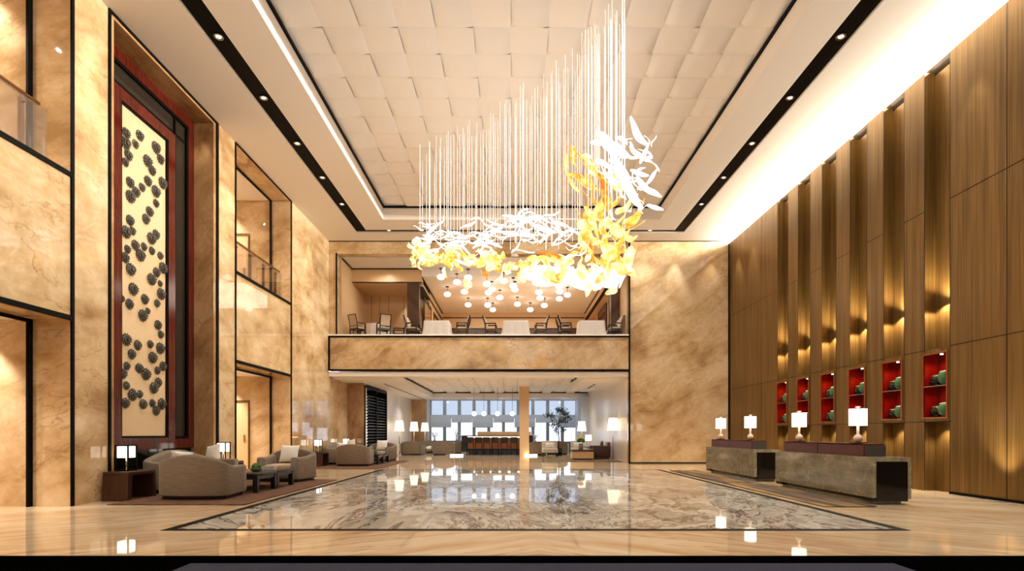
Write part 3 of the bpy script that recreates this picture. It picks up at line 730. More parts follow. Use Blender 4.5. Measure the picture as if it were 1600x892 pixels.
def tub(name, label, w_b, w_f, d, zb, za, loc, rz, seat_m, group=None, t=.17, body=None):
    """tub seat facing local -y: one curved shell whose top sweeps from the back down to the arms"""
    r = thing(name, label, 'sofa' if w_b > 1.8 else 'armchair', loc, rz, group)
    z0 = .07
    # plan outline, from the front of one arm round the back to the other
    pts = []
    cr = .17
    A = [(-w_f/2, -d/2), (-w_b/2, d/2-cr)]
    for k in range(7): pts.append(Vector((A[0][0]+(A[1][0]-A[0][0])*k/7, A[0][1]+(A[1][1]-A[0][1])*k/7)))
    for k in range(9):
        a = PI-PI/2*k/8; pts.append(Vector((-w_b/2+cr+cr*math.cos(a), d/2-cr+cr*math.sin(a))))
    nb = 12; x0 = -w_b/2+cr
    for k in range(1, nb): pts.append(Vector((x0+(-2*x0)*k/nb, d/2+.05*math.sin(PI*k/nb))))
    pts += [Vector((-p.x, p.y)) for p in pts[:16]][::-1]
    n = len(pts); Ls = [0]
    for i in range(1, n): Ls.append(Ls[-1]+(pts[i]-pts[i-1]).length)
    def hgt(i):
        u = Ls[i]/Ls[-1]; q = 1-abs(2*u-1)                     # 0 at arm fronts, 1 mid back
        arm = d/Ls[-1]*2*.9
        s_ = min(1, max(0, (q-.25)/.72)); s_ = s_*s_*(3-2*s_)
        return za+(zb-za)*s_
    prof = lambda zt, tt: [(0,z0),(0,z0+.02),(0,zt-.05),(.012,zt-.018),(.04,zt),(tt-.04,zt),(tt-.012,zt-.018),(tt,zt-.05),(tt,z0+.02),(tt,z0)]
    vs = []; fs = []
    for i in range(n):
        tg = (pts[min(i+1,n-1)]-pts[max(i-1,0)]).normalized(); nn = Vector((tg.y, -tg.x))
        for (o, z) in prof(hgt(i), t): vs.append((pts[i].x+nn.x*o, pts[i].y+nn.y*o, z))
    m = 10
    for i in range(n-1):
        for k in range(m): fs.append((i*m+k, i*m+(k+1)%m, (i+1)*m+(k+1)%m, (i+1)*m+k))
    fs.append(tuple(range(m))); fs.append(tuple((n-1)*m+k for k in range(m))[::-1])
    MB().add(vs, fs, True).build('upholstered_shell', body or M['sofa'], r)
    wi = (w_f-2*t)/2-.005; wi2 = (w_b-2*t)/2-.03
    def cushion(y0, y1, za_, zb_, name_, mat_, back=False):
        mb = MB(); e = .045
        def fn(u, v):
            a = 2*PI*u; c_, s_ = math.cos(a), math.sin(a)
            sg = lambda q, p: math.copysign(abs(q)**p, q)
            X_, Y_ = sg(c_, .22), sg(s_, .22)
            yy = (y0+y1)/2+Y_*(y1-y0)/2; f_ = (yy-y0)/(y1-y0)
            ww = wi+(wi2-wi)*f_*.8
            k = [(.0,0),(.96,0),(1,.25),(1,.75),(.96,1),(.6,1.06),(0,1.08)][min(6,int(round(v*6)))]
            yc = (y0+y1)/2
            return (X_*ww*k[0], yc+(yy-yc)*k[0], za_+(zb_-za_)*k[1])
        mb.grid(fn, 32, 6, closeu=True); mb.build(name_, mat_, r)
    cushion(-d/2+.02, d/2-t-.02, .24, .43, 'seat_cushion', seat_m)
    cushion(-d/2+.05, d/2-t-.03, z0, .235, 'seat_frame', body or M['sofa'])
    # black recessed plinth following the outline
    pl_ = MB(); o = .05; vs = []
    q = []
    for i in range(0, n, 2):
        tg = (pts[min(i+1,n-1)]-pts[max(i-1,0)]).normalized(); nn = Vector((tg.y, -tg.x)); p = pts[i]+nn*o
        q.append((p.x, max(p.y, -d/2+o)))
    k = len(q); vs = [(x,y,0) for x,y in q]+[(x,y,z0) for x,y in q]
    pl_.add(vs, [tuple(range(k)), tuple(range(k,2*k))]+[(i,(i+1)%k,k+(i+1)%k,k+i) for i in range(k)]).build('plinth', M['black_gloss'], r)
    return r
def pillow(label, loc, rot, w=.46, h=.46, th=.17, m=None, group=None):
    mb = MB()
    def fn(sgn):
        def f(u, v):
            a, b = 2*u-1, 2*v-1
            k = (max(0,1-a*a)**.45)*(max(0,1-b*b)**.45)
            pin = 1-.07*(1-abs(b)**2)*abs(a)**4; pin2 = 1-.07*(1-abs(a)**2)*abs(b)**4
            return (a*w/2*pin, sgn*th/2*k*(1+.06*math.sin(5*a+3*b)), b*h/2*pin2)
        return f
    mb.grid(fn(1), 12, 12).grid(fn(-1), 12, 12)
    o = mb.build('cushion', m or M['pillow']); o.location = loc; o.rotation_euler = rot
    # a raised seam loop on the face
    return tag(o, label, 'cushion', group)

def end_table(loc, label):
    r = thing('end_table', label, 'side table', loc, 0, 'walnut end tables')
    w, d, h = .47, .76, .54
    MB().rbox(-w/2, w/2, -d/2, d/2, h-.07, h, .008).build('top', M['walnut'], r)
    for s in (-1, 1):
        mb = MB()
        def fn(u, v, s=s):
            z = (h-.07)*v; yo = s*(d/2 + .03*(1-v)**2); th = .11 if s < 0 else .06
            c = [(0,0),(1,0),(1,1),(0,1)][int(round(u*4)) % 4]
            return (-w/2+w*c[0], yo-s*th*c[1], z)
        mb.grid(fn, 4, 6, smooth=False, closeu=True)
        mb.build('leg', M['walnut'], r)
    MB().box(-w/2, -w/2+.03, -d/2+.12, d/2-.07, .04, h-.07).build('back_panel', M['walnut'], r)
    return r
def cube_lamp(loc, label):
    r = thing('table_lamp', label, 'lamp', loc, 0, 'cube lamps')
    a = .115; h = .49; w = .011
    mb = MB()
    for sx in (-1,1):
        for sy in (-1,1): mb.box(sx*a-w, sx*a+w, sy*a-w, sy*a+w, 0, h)
    for z in (0, h-.022):
        for s in (-1,1): mb.box(-a+w, a-w, s*a-w, s*a+w, z, z+.022).box(s*a-w, s*a+w, -a+w, a-w, z, z+.022)
    mb.build('frame', M['black_trim'], r)
    MB().rbox(-a+.012, a-.012, -a+.012, a-.012, .25, h-.025, .004, 1).build('shade', M['shade'], r)
    MB().cyl(0, 0, .02, .25, .012, 10).build('stem', M['chrome'], r)
    MB().box(-a+.012, a-.012, -a+.012, a-.012, .004, .02).build('base', M['chrome'], r)
    return r
def coffee_table(loc, label):
    r = thing('coffee_table', label, 'coffee table', loc, 0, 'black coffee tables')
    w, h = .93, .40
    MB().rbox(-w/2, w/2, -w/2, w/2, h-.055, h, .006).build('top', M['black_wood'], r)
    ap = MB(); ap.frame(-w/2+.02, w/2-.02, -w/2+.02, w/2-.02, .03, lambda a0,a1,b0,b1: (a0,a1,b0,b1,h-.13,h-.056)); ap.build('apron', M['black_wood'], r)
    for sx in (-1,1):
        for sy in (-1,1): MB().rbox(sx*(w/2-.055)-.05, sx*(w/2-.055)+.05, sy*(w/2-.055)-.05, sy*(w/2-.055)+.05, 0, h-.056, .005, 1).build('leg', M['black_wood'], r)
    return r
def moss_bowl(loc, label):
    r = thing('moss_bowl', label, 'plant', loc, 0, 'moss bowls on the coffee tables')
    MB().lathe([(.05,0),(.085,.012),(.115,.055),(.12,.075),(.11,.075),(.10,.05)], 22).build('bowl', M['bowl'], r)
    mb = MB(); rr = random.Random(4)
    for k in range(90):
        a = rr.uniform(0,6.28); e = rr.uniform(0,1.5); q = .085
        mb.ball((math.cos(a)*math.cos(e)*q, math.sin(a)*math.cos(e)*q, .08+math.sin(e)*q), rr.uniform(.014,.026), 6, 4)
    mb.ball((0,0,.085), .085, 14, 10)
    mb.build('moss', M['moss'], r); return r
def book(loc, rz, w, d, h, label, grp):
    r = thing('book', label, 'book', loc, rz, grp)
    MB().box(-w/2, w/2, -d/2, d/2, 0, .006).box(-w/2, w/2, -d/2, d/2, h-.006, h).box(-w/2, -w/2+.006, -d/2, d/2, .006, h-.006).build('cover', M['book'], r)
    MB().box(-w/2+.006, w/2-.006, -d/2+.006, d/2-.006, .006, h-.006).build('pages', M['page'], r)
    return r
ZR = .0225
def group_set(dy, far, sx):
    nm = 'farther' if far else 'nearer'
    tub('tub_armchair', 'taupe tub armchair with its back to us in the %s left sofa group' % nm, 1.28, 1.14, .98, .83, .60, (-5.93, 10.36+dy, ZR), PI, M['sofa_seat'], 'taupe tub armchairs')
    tub('tub_armchair', 'taupe tub armchair facing us with a square white cushion, %s left sofa group' % nm, 1.28, 1.06, .95, .83, .62, (-5.83, 13.92+dy, ZR), -.12, M['sofa_seat'], 'taupe tub armchairs')
    tub('curved_sofa', 'long curved taupe sofa along the left wall in the %s sofa group' % nm, 2.15, 1.95, .98, .86, .62, (-6.98+sx, 11.97+dy, ZR), PI/2, M['sofa_seat'], 'curved sofas')
    end_table((-7.27, 10.22+dy, 0), 'walnut end table with a lamp, near end of the %s curved sofa' % nm)
    cube_lamp((-7.30, 10.16+dy, .54), 'glowing cube lamp in black frame, near end of the %s curved sofa' % nm)
    end_table((-7.27, 13.72+dy, 0), 'walnut end table with a lamp, far end of the %s curved sofa' % nm)
    cube_lamp((-7.28, 13.55+dy, .54), 'glowing cube lamp in black frame, far end of the %s curved sofa' % nm)
    coffee_table((-5.68, 11.48+dy, ZR), 'square black coffee table nearest us in the %s sofa group on the left' % nm)
    coffee_table((-5.68, 12.43+dy, ZR), 'square black coffee table with books in the %s sofa group on the left' % nm)
    moss_bowl((-5.52, 11.60+dy, ZR+.40), 'green moss ball in a grey bowl on the black tables of the %s sofa group' % nm)
    book((-5.50, 12.18+dy, ZR+.40), .12, .30, .22, .045, 'lower grey book of the pile on the %s black coffee table' % nm, 'grey books')
    book((-5.49, 12.19+dy, ZR+.4455), .05, .28, .21, .04, 'upper grey book of the pile on the %s black coffee table' % nm, 'grey books')
    pillow('square white cushion in the tub armchair facing us, %s sofa group' % nm, (-5.80, 14.02+dy, ZR+.70), (-.32, 0, -.06), .50, .46, .16)
    pillow('white cushion at the near end of the %s curved sofa' % nm, (-6.92+sx, 11.42+dy, ZR+.675), (.25, .12, .35), .42, .36, .15)
    pillow('white cushion at the far end of the %s curved sofa' % nm, (-6.86+sx, 12.50+dy, ZR+.74), (-.2, -.2, -.45), .46, .46, .16)
group_set(0, False, -.10)
group_set(10.1, True, .12)

# ------------------------------------------------------------------ reception desks
def desk(y0, nm):
    L = 3.41; r = thing('reception_desk', '%s grey-green stone reception desk with dark red raised boxes' % nm, 'reception desk', (6.31, y0, 0), 0, 'reception desks')
    MB().rbox(0, .08, 0, L, .12, .83, .004, 1).box(.08, .69, 0, L, .755, .83).box(.63, .69, 0, L, .10, .755).build('stone_shell', M['stone'], r)
    MB().box(.082, .628, -.004, L+.004, .062, .753).build('black_core', M['black_gloss'], r)
    MB().box(.12, .60, .12, L-.12, 0, .06).build('plinth', M['stone'], r)
    for yy in (.0, L-.30): MB().box(.012, .08, yy+.005, yy+.295, .062, .118).build('toe_block', M['black_gloss'], r)
    for k, (a, b) in enumerate(((.40, 1.85), (1.87, 3.25))):
        MB().rbox(.12, .14, a, b, .832, 1.06, .004, 1).rbox(.12, .50, a, b, 1.035, 1.06, .004, 1).build('leather_front', M['red_leather'], r)
        MB().box(.141, .53, a+.002, b-.002, .832, 1.034).build('raised_box', M['grey'], r)
    return r
def desk_lamp(y, nm):
    r = thing('desk_lamp', 'white drum lamp on the reception desks, %s' % nm, 'lamp', (6.62, y, 1.062), 0, 'reception desk lamps')
    MB().rbox(-.10, .10, -.10, .10, 0, .022, .004, 1).build('base', M['red_leather'], r)
    MB().lathe([(.02,.022),(.045,.03),(.075,.065),(.082,.095),(.075,.125),(.045,.16),(.028,.17),(.024,.18),(.024,.335)], 20).build('ball_stem', M['ceramic'], r)
    MB().lathe([(.150,.335),(.152,.335),(.152,.655),(.150,.655)], 28).build('drum_shade', M['shade'], r)
    MB().lathe([(.01,.655),(.012,.68),(.045,.685),(.045,.70),(.012,.705)], 12).build('finial', M['ceramic'], r)
desk(9.35, 'nearer'); desk(13.88, 'farther')
for y, nm in ((10.2, 'nearest of the four'), (12.28, 'second nearest of the four'), (14.78, 'second farthest of the four'), (16.86, 'farthest of the four')): desk_lamp(y, nm)

# ------------------------------------------------------------------ lounge under the mezzanine
wc = thing('wine_cabinet', 'tall black wine cabinet with lit shelves at the left of the lounge', 'cabinet', (-6.8, 24.83, 0))
MB().frame(0, 4.44, 0, 3.5, .12, lambda a0,a1,b0,b1: (-.34, .04, a0, a1, b0, b1)).box(-.34, .03, 2.2, 2.26, .12, 3.38).build('frame', M['black_trim'], wc)
MB().box(-.36, -.34, .12, 4.32, .12, 3.38).build('back_panel', M['dark_glass'], wc)
for k in range(20):
    z = .28+.145*k
    s_ = MB().box(-.33, .0, .125, 4.315, z, z+.022).build('shelf', M['black_wood'], wc)
    b = MB()
    for q in range(14):
        y = .32+.29*q
        b.add([(v[2]-.30, y+v[0], z+.068+v[1]) for v in MB().lathe([(.036,0),(.037,.17),(.014,.22),(.013,.28)], 8).v], MB().lathe([(.036,0),(.037,.17),(.014,.22),(.013,.28)], 8).f, True)
    b.build('bottle', M['dark_green'], s_)
MB().box(-.338, -.328, 1.32, 1.75, .15, 3.2).box(-.338, -.328, 3.3, 3.5, .15, 3.2).build('light_panel', M['strip'], wc)
for i, (px, D, lab) in enumerate(((624, 29.9, 'nearest of the three at the left of the lounge'), (647, 33.2, 'middle one of the three at the left of the lounge'), (664, 35.6, 'farthest of the three at the left of the lounge'), (909, 31.6, 'standing behind the white chairs in the lounge'), (958, 24.6, 'nearest one, right of the brown armchair'))):
    x = (px-798)*D/F
    r = thing('floor_lamp', 'floor lamp with cream shade, %s' % lab, 'floor lamp', (x, D, 0), 0, 'lounge floor lamps')
    MB().lathe([(.19,0),(.19,.025),(.02,.03)], 24).build('base', M['chrome'], r)
    MB().cyl(0, 0, .03, 1.42, .035 if i < 3 else .022, 12).build('column', M['chrome'], r)
    MB().lathe([(.27,1.38),(.272,1.38),(.20,1.96),(.198,1.96)], 28).build('shade', M['shade_warm'], r)
    MB().lathe([(.03,1.96),(.03,1.98)], 10).build('finial', M['chrome'], r)
for (x, y, rz, lab) in ((-5.72, 31.3, PI*.93, 'taupe tub armchair seen from behind at the left of the lounge, leftmost'), (-3.92, 31.2, -PI*.93, 'taupe tub armchair seen from behind beside the bar, second from left'), (-3.0, 33.3, -PI*.9, 'taupe tub armchair half hidden just left of the bar'), (1.35, 30.9, PI*1.12, 'taupe tub armchair seen from behind right of the lounge pillar'), (2.75, 32.0, PI, 'taupe tub armchair half hidden between the two white chairs')):
    tub('tub_armchair', lab, 1.28, 1.14, .98, .80, .56, (x, y, 0), rz, M['pillow'], 'taupe tub armchairs')
tub('tub_armchair', 'taupe tub armchair behind the left lounge lamps, facing the window', 1.28, 1.14, .98, .80, .56, (-5.4, 34.35, 0), 0, M['pillow'], 'taupe tub armchairs')
r = thing('pedestal_table', 'small round table on a steel pedestal between two lounge armchairs', 'side table', (-4.85, 30.6, 0))
MB().lathe([(.12,0),(.12,.02),(.02,.03),(.02,.50)], 18).build('pedestal', M['chrome'], r); MB().cyl(0,0,.50,.53,.14,24).build('top', M['black_wood'], r)
r = thing('dining_table', 'long black table with white flowers by the left lounge windows', 'table', (-4.3, 35.55, 0))
MB().rbox(-1.5, 1.5, -.4, .4, .72, .77, .01).build('top', M['black_wood'], r)
for sx in (-1.4, 1.4):
    for sy in (-.3, .3): MB().box(sx-.04, sx+.04, sy-.04, sy+.04, 0, .72).build('leg', M['black_wood'], r)
def flowers(loc, label, m, hgt=.45, n=26, seed=1):
    r = thing('flower_vase', label, 'flowers', loc, 0)
    MB().lathe([(.05,0),(.07,.02),(.075,.10),(.05,.18),(.045,.20)], 16).build('vase', M['ceramic'], r)
    rr = random.Random(seed); st = MB(); fl_ = MB()
    for k in range(n):
        a = rr.uniform(0,6.28); q = rr.uniform(.05,.26); z = rr.uniform(.28, hgt)
        st.tube([(0,0,.18),(math.cos(a)*q*.4, math.sin(a)*q*.4, .18+(z-.18)*.6),(math.cos(a)*q, math.sin(a)*q, z)], .004, 4)
        fl_.ball((math.cos(a)*q, math.sin(a)*q, z), .03, 6, 4)
    st.build('stem', M['leaf'], r); o = fl_.build('blossom', m, r); return r
flowers((-5.05, 35.5, .77), 'spray of white flowers on the long black table, left one', M['white_petal'], .55, 34, 2)
flowers((-3.6, 35.55, .77), 'spray of white flowers on the long black table, right one', M['white_petal'], .75, 26, 3)
# bar
b = thing('bar_counter', 'black bar counter with a warmly lit wooden front in the lounge', 'bar counter', (-1.05, 31.6, 0))
MB().rbox(-1.85, 2.35, -.25, .45, 1.07, 1.13, .008).build('counter_top', M['black_gloss'], b)
MB().box(-1.85, -1.55, -.2, .45, 0, 1.07).box(2.15, 2.35, -.2, .45, 0, 1.07).build('end_panel', M['black_gloss'], b)
MB().box(-1.55, 2.15, .02, .40, .34, 1.07).build('wood_front', wood('amber_wood', srgb(120,66,32), srgb(176,104,56), .3), b)
MB().box(-1.55, 2.15, -.02, .42, 0, .34).build('foot_wall', M['black_gloss'], b)
MB().box(-1.5, 2.1, .005, .018, 1.00, 1.06).build('light_strip', M['strip'], b)
b = thing('back_bar', 'pale wooden cabinet rising behind the black bar counter', 'cabinet', (-.5, 33.2, 0))
MB().rbox(-1.55, 1.75, -.2, .2, 0, 1.36, .006, 1).build('body', M['tan'], b)
for k in range(4): MB().box(-1.5+.82*k, -.72+.82*k, -.215, -.2, .1, 1.3).build('door', M['tan'], b)
stool0 = None
for i, px in enumerate((735, 748, 760, 773.5, 788, 803)):
    lab = 'black bar stool, %s from the left along the bar' % ORD[i]; loc = ((px-798)*30.8/F, 30.8, 0)
    if stool0: dup(stool0, loc, 0, lab); continue
    s = thing('bar_stool', lab, 'bar stool', loc, 0, 'bar stools'); stool0 = s
    MB().rbox(-.2, .2, -.19, .21, .70, .78, .02).build('seat', M['black_wood'], s)
    MB().rbox(-.2, .2, -.21, -.16, .78, 1.04, .02).build('backrest', M['black_wood'], s)
    for sx in (-1,1):
        for sy in (-1,1): MB().box(sx*.18-.014, sx*.18+.014, sy*.18-.014, sy*.18+.014, 0, .70).build('leg', M['dark_metal'], s)
    MB().frame(-.18, .18, -.18, .18, .018, lambda a0,a1,b0,b1: (a0,a1,b0,b1,.26,.28)).build('foot_ring', M['dark_metal'], s)
p0 = None
for i, px in enumerate((741, 756, 777.5, 800.5)):
    lab = 'glowing glass globe hanging over the bar, %s from the left' % ORD[i]; loc = ((px-798)*31.0/F, 31.0, 4.02)
    if p0: dup(p0, loc, 0, lab); continue
    p0 = thing('globe_pendant', lab, 'pendant lamp', loc, 0, 'globe pendants over the bar')
    MB().cyl(0, 0, -1.50, 0, .008, 6).build('cord', M['dark_metal'], p0); MB().ball((0,0,-1.63), .14, 18, 12).build('globe', M['globe'], p0)
    MB().cyl(0, 0, -1.51, -1.46, .03, 10).build('socket', M['chrome'], p0)
for x, lab in ((-3.0, 'left end of the bar'), (1.12, 'foot of the stone pillar')):
    o = MB().rbox(x-.35, x+.35, 29.55, 29.85, 0, .09, .01).build('light_box', M['strip']); tag(o, 'low glowing light box on the floor at the %s' % lab, 'light box', 'floor light boxes')
# right hand seating of the lounge
rug('rug', 0, 0, 0, 0, M['rug_olive'], 'mottled olive rug under the lounge seating on the right', [(2.45,23.6),(4.88,23.6),(4.88,30.4),(2.1,30.4),(1.95,27.6)])
def slipper(loc, rz, label):
    r = thing('slipper_chair', label, 'armchair', loc, rz, 'pale lounge chairs')
    MB().rbox(-.40, .40, -.40, .36, .24, .33, .02).build('seat_frame', M['white_chair'], r)
    MB().rbox(-.385, .385, -.41, .25, .332, .47, .05, 3).build('seat_cushion', M['white_chair'], r)
    mb = MB()
    mb.rbox(-.40, .40, .25, .38, .33, .84, .04, 3); o = mb.build('backrest', M['white_chair'], r)
    for sx in (-1,1):
        for sy in (-1,1): MB().tube([(sx*.32,sy*.28,.25),(sx*.36,sy*.35,.0)], [.028,.016], 8).build('leg', M['black_wood'], r)
    return r
slipper((2.02, 27.6, ZR+.005), 0, 'pale fabric slipper chair on black legs, left one of the pair')
slipper((3.55, 27.9, ZR+.005), 0, 'pale fabric slipper chair half behind the flower vase, right one of the pair')
pillow('small white bolster cushion on the left slipper chair', (2.02, 27.62, ZR+.62), (-.25,0,0), .46, .28, .13)
pillow('small white bolster cushion on the right slipper chair', (3.50, 27.92, ZR+.62), (-.25,0,0), .46, .28, .13)
r = thing('coffee_table', 'low red-brown block coffee table with a vase in the lounge', 'coffee table', (3.35, 25.2, ZR))
MB().rbox(-.52, .52, -.4, .4, .38, .46, .006).build('top', M['redwood'], r); MB().box(-.50, .50, -.38, .38, .06, .38).build('body', M['tan'], r); MB().box(-.44, .44, -.32, .32, 0, .06).build('plinth', M['black_wood'], r)
r = thing('flower_vase', 'cream flower head with green leaves in a grey stone vase on the lounge coffee table', 'flowers', (3.30, 25.2, ZR+.46))
MB().lathe([(.09,0),(.10,.02),(.10,.30),(.085,.30)], 16).build('vase', M['bowl'], r)
mb = MB(); rr = random.Random(8)
for k in range(70):
    a = rr.uniform(0,6.28); e = rr.uniform(-.3,1.2); mb.ball((math.cos(a)*math.cos(e)*.15, math.sin(a)*math.cos(e)*.15, .40+math.sin(e)*.10), .045, 6, 4)
mb.build('leaves', M['moss'], r); mb = MB()
for k in range(60):
    a = rr.uniform(0,6.28); e = rr.uniform(-.4,1.5); mb.ball((math.cos(a)*math.cos(e)*.13, math.sin(a)*math.cos(e)*.13, .60+math.sin(e)*.11), .042, 6, 4)
mb.build('flower_head', M['flower'], r)
bk = book((3.72, 25.1, ZR+.46), .3, .26, .2, .03, 'red book lying right of the vase on the lounge coffee table', 'lounge books')
a = thing('leather_armchair', 'boxy brown leather armchair facing left in the lounge', 'armchair', (4.36, 26.1, ZR), -PI/2)
for s in (-1, 1): MB().rbox(s*.46-.07, s*.46+.07, -.44, .42, .05, .62, .012).build('arm', M['leather_dark'], a)
MB().rbox(-.385, .385, .30, .44, .05, .80, .03, 3).build('backrest', M['leather'], a); MB().rbox(-.385, .385, -.42, .295, .25, .44, .05, 3).build('seat_cushion', M['leather'], a)
MB().rbox(-.385, .385, -.40, .295, .05, .245, .01, 1).build('seat_frame', M['leather_dark'], a)
for sx in (-1,1):
    for sy in (-.36,.36): MB().box(sx*.45-.03, sx*.45+.03, sy-.03, sy+.03, 0, .05).build('foot', M['chrome'], a)
pillow('tan leather cushion on the brown armchair', (4.42, 26.1, ZR+.66), (-.2, 0, -PI/2), .46, .42, .16, M['leather'])
r = thing('side_table', 'round dark side table under a small lamp behind the brown armchair', 'side table', (4.05, 27.9, ZR))
MB().cyl(0,0,.5,.53,.26,24).build('top', M['walnut'], r); MB().lathe([(.18,0),(.18,.02),(.025,.03),(.025,.5)], 18).build('pedestal', M['walnut'], r)
r = thing('table_lamp', 'small lamp with square white shade on the round side table in the lounge', 'lamp', (4.05, 27.9, ZR+.53))
MB().lathe([(.07,0),(.07,.02),(.015,.03),(.04,.08),(.04,.12),(.012,.15),(.012,.34)], 14).build('base', M['ceramic'], r); MB().rbox(-.14,.14,-.14,.14,.32,.62,.005,1).build('shade', M['shade'], r)
t = thing('potted_tree', 'slender dark green ficus tree in a black pot in the lounge', 'tree', (2.65, 29.6, ZR))
MB().lathe([(.16,0),(.2,.02),(.24,.42),(.22,.42),(.21,.38),(.02,.37)], 20).build('pot', M['black_gloss'], t)
tr = MB(); tr.tube([(0,0,.36),(.02,0,.9),(-.02,.02,1.35),(.0,0,1.75)], [.03,.028,.024,.018], 8)
rr = random.Random(3); lf = MB(); cl = []
for k in range(16):
    a = rr.uniform(0,6.28); z = rr.uniform(1.35, 2.55); q = .20+.36*math.sin(PI*min(1,(z-1.2)/1.5))*rr.uniform(.5,1.2)
    e = Vector((math.cos(a)*q+ (0.25 if k%5==0 else 0), math.sin(a)*q, z)); tr.tube([(0,0,min(z-.3,1.75)),(e.x*.5,e.y*.5,z-.12),tuple(e)], [.014,.009,.004], 5); cl.append(e)
for k in range(900):
    e = rr.choice(cl); p = e+Vector((rr.gauss(0,.11), rr.gauss(0,.11), rr.gauss(0,.10)))
    Mx = Matrix.Translation(p)@rotm(rr.uniform(-1,1), rr.uniform(-1,1), rr.uniform(0,6.28)); s = rr.uniform(.03,.05)
    lf.add([Mx@Vector(v) for v in ((-s*1.6,0,0),(0,-s*.7,.004),(s*1.6,0,0),(0,s*.7,.004))], [(0,1,2,3)])
tr.build('trunk', M['bark'], t); lf.build('foliage', M['leaf'], t)
r = thing('console', 'low black console under the right lounge windows', 'console', (2.2, 36.2, 0))
MB().rbox(-1.9, 1.9, -.25, .25, .60, .66, .01).build('top', M['black_gloss'], r)
for s in (-1.8, 0, 1.8): MB().box(s-.05, s+.05, -.22, .22, 0, .60).build('leg', M['black_gloss'], r)
flowers((1.65, 36.2, .66), 'small white flower arrangement on the console under the right windows', M['white_petal'], .5, 40, 6)

# ------------------------------------------------------------------ restaurant on the mezzanine
ZM = 5.3
def cloth_table(x, y, lab):
    r = thing('restaurant_table', lab, 'table', (x, y, ZM), 0, 'white-clothed restaurant tables')
    w, d, h = .53, .42, .755
    mb = MB(); n = 48; vs = []; fs = []
    lv = [(h,.0),(h-.02,.006),(h-.2,.02),(h-.45,.05),(.12,.085)]
    for li, (z, o) in enumerate(lv):
        for k in range(n):
            a = 2*PI*k/n; c_, s_ = math.cos(a), math.sin(a); m = max(abs(c_), abs(s_)); rp = o*(1+.35*math.sin(a*12)) if li > 1 else o
            vs.append((c_/m*(w+rp), s_/m*(d+rp), z))
    for li in range(len(lv)-1):
        for k in range(n): fs.append((li*n+k, li*n+(k+1)%n, (li+1)*n+(k+1)%n, (li+1)*n+k))
    fs.append(tuple(range(n)))
    mb.add(vs, fs, True).build('tablecloth', M['cloth'], r)
    MB().cyl(0,0,0,.72,.05,10).box(-.3,.3,-.3,.3,0,.03).build('pedestal', M['black_wood'], r); return r
for x, y, lab in ((-3.16, 23.2, 'white-clothed square table upstairs, left one of three'), (.22, 23.2, 'white-clothed square table upstairs, middle one of three'), (3.46, 23.2, 'white-clothed square table upstairs, right one of three')): cloth_table(x, y, lab)
r = thing('restaurant_table', 'round white-clothed table among four chairs upstairs on the left', 'table', (-6.0, 23.9, ZM), 0, 'white-clothed restaurant tables')
mb = MB(); mb.grid(lambda u, v: ((.58+.10*v*(1+.3*math.sin(u*2*PI*14)))*math.cos(2*PI*u), (.58+.10*v*(1+.3*math.sin(u*2*PI*14)))*math.sin(2*PI*u), .76-.62*v), 56, 5, closeu=True); mb.lathe([(.58,.74),(.58,.76)], 40)
mb.build('tablecloth', M['cloth'], r); MB().cyl(0,0,0,.72,.05,10).lathe([(.3,0),(.3,.03)],20).build('pedestal', M['black_wood'], r)
cp = None
def rchair(x, y, rz, lab):
    global cp
    if cp: return dup(cp, (x,y,ZM), rz, lab)
    c = thing('dining_chair', lab, 'chair', (x,y,ZM), rz, 'restaurant chairs'); cp = c
    MB().rbox(-.22, .22, -.24, .20, .42, .49, .02).build('seat', M['chairfab'], c)
    fr = MB(); tl = .10
    for sx in (-1,1): fr.tube([(sx*.225,.21,.44),(sx*.225,.24,.7),(sx*.225,.21+tl+.03,1.0)], .026, 4)
    fr.tube([(-.235,.335,.99),(.235,.335,.99)], .021, 4).tube([(-.225,.225,.53),(.225,.225,.53)], .018, 4)
    fr.build('back_frame', M['black_wood'], c)
    MB().grid(lambda u,v: ((-.20,.20,.20,-.20)[int(u*4+.5)%4], .222+.11*v*v+(-.07,-.07,.005,.005)[int(u*4+.5)%4], .52+.45*v), 4, 5, smooth=False, closeu=True).build('back_pad', M['chairfab'], c)
    for sx in (-1,1):
        MB().box(sx*.225-.024, sx*.225+.024, -.25, -.204, 0, .66).build('leg', M['black_wood'], c)
        MB().box(sx*.225-.024, sx*.225+.024, .19, .226, 0, .44).build('leg', M['black_wood'], c)
        MB().box(sx*.225-.02, sx*.225+.02, -.24, .235, .635, .685).build('arm', M['black_wood'], c)
    MB().frame(-.235, .235, -.24, .22, .03, lambda a0,a1,b0,b1: (a0,a1,b0,b1,.36,.425)).build('seat_rail', M['black_wood'], c)
    return c
for x, y, rz, lab in ((-6.88, 24.32, 1.15, 'outermost chair on the left of the round table upstairs'), (-6.58, 22.98, 2.6, 'chair with its back to us left of the round table upstairs'), (-5.46, 22.98, -2.6, 'chair with its back to us right of the round table upstairs'), (-5.06, 24.2, -1.3, 'outermost chair on the right of the round table upstairs'),
   (-4.22, 23.05, 1.45, 'front chair left of the left square table upstairs'), (-4.25, 23.75, 1.5, 'rear chair left of the left square table upstairs'), (-2.10, 23.05, -1.45, 'front chair right of the left square table upstairs'), (-2.12, 23.75, -1.5, 'rear chair right of the left square table upstairs'),
   (-.86, 23.15, 1.5, 'chair left of the middle square table upstairs'), (1.30, 23.15, -1.5, 'chair right of the middle square table upstairs'),
   (2.38, 23.05, 1.45, 'front chair left of the right square table upstairs'), (2.34, 23.75, 1.5, 'rear chair left of the right square table upstairs'), (4.50, 23.05, -1.45, 'front chair right of the right square table upstairs'), (4.50, 23.7, -1.5, 'rear chair right of the right square table upstairs')):
    rchair(x, y, rz, lab)
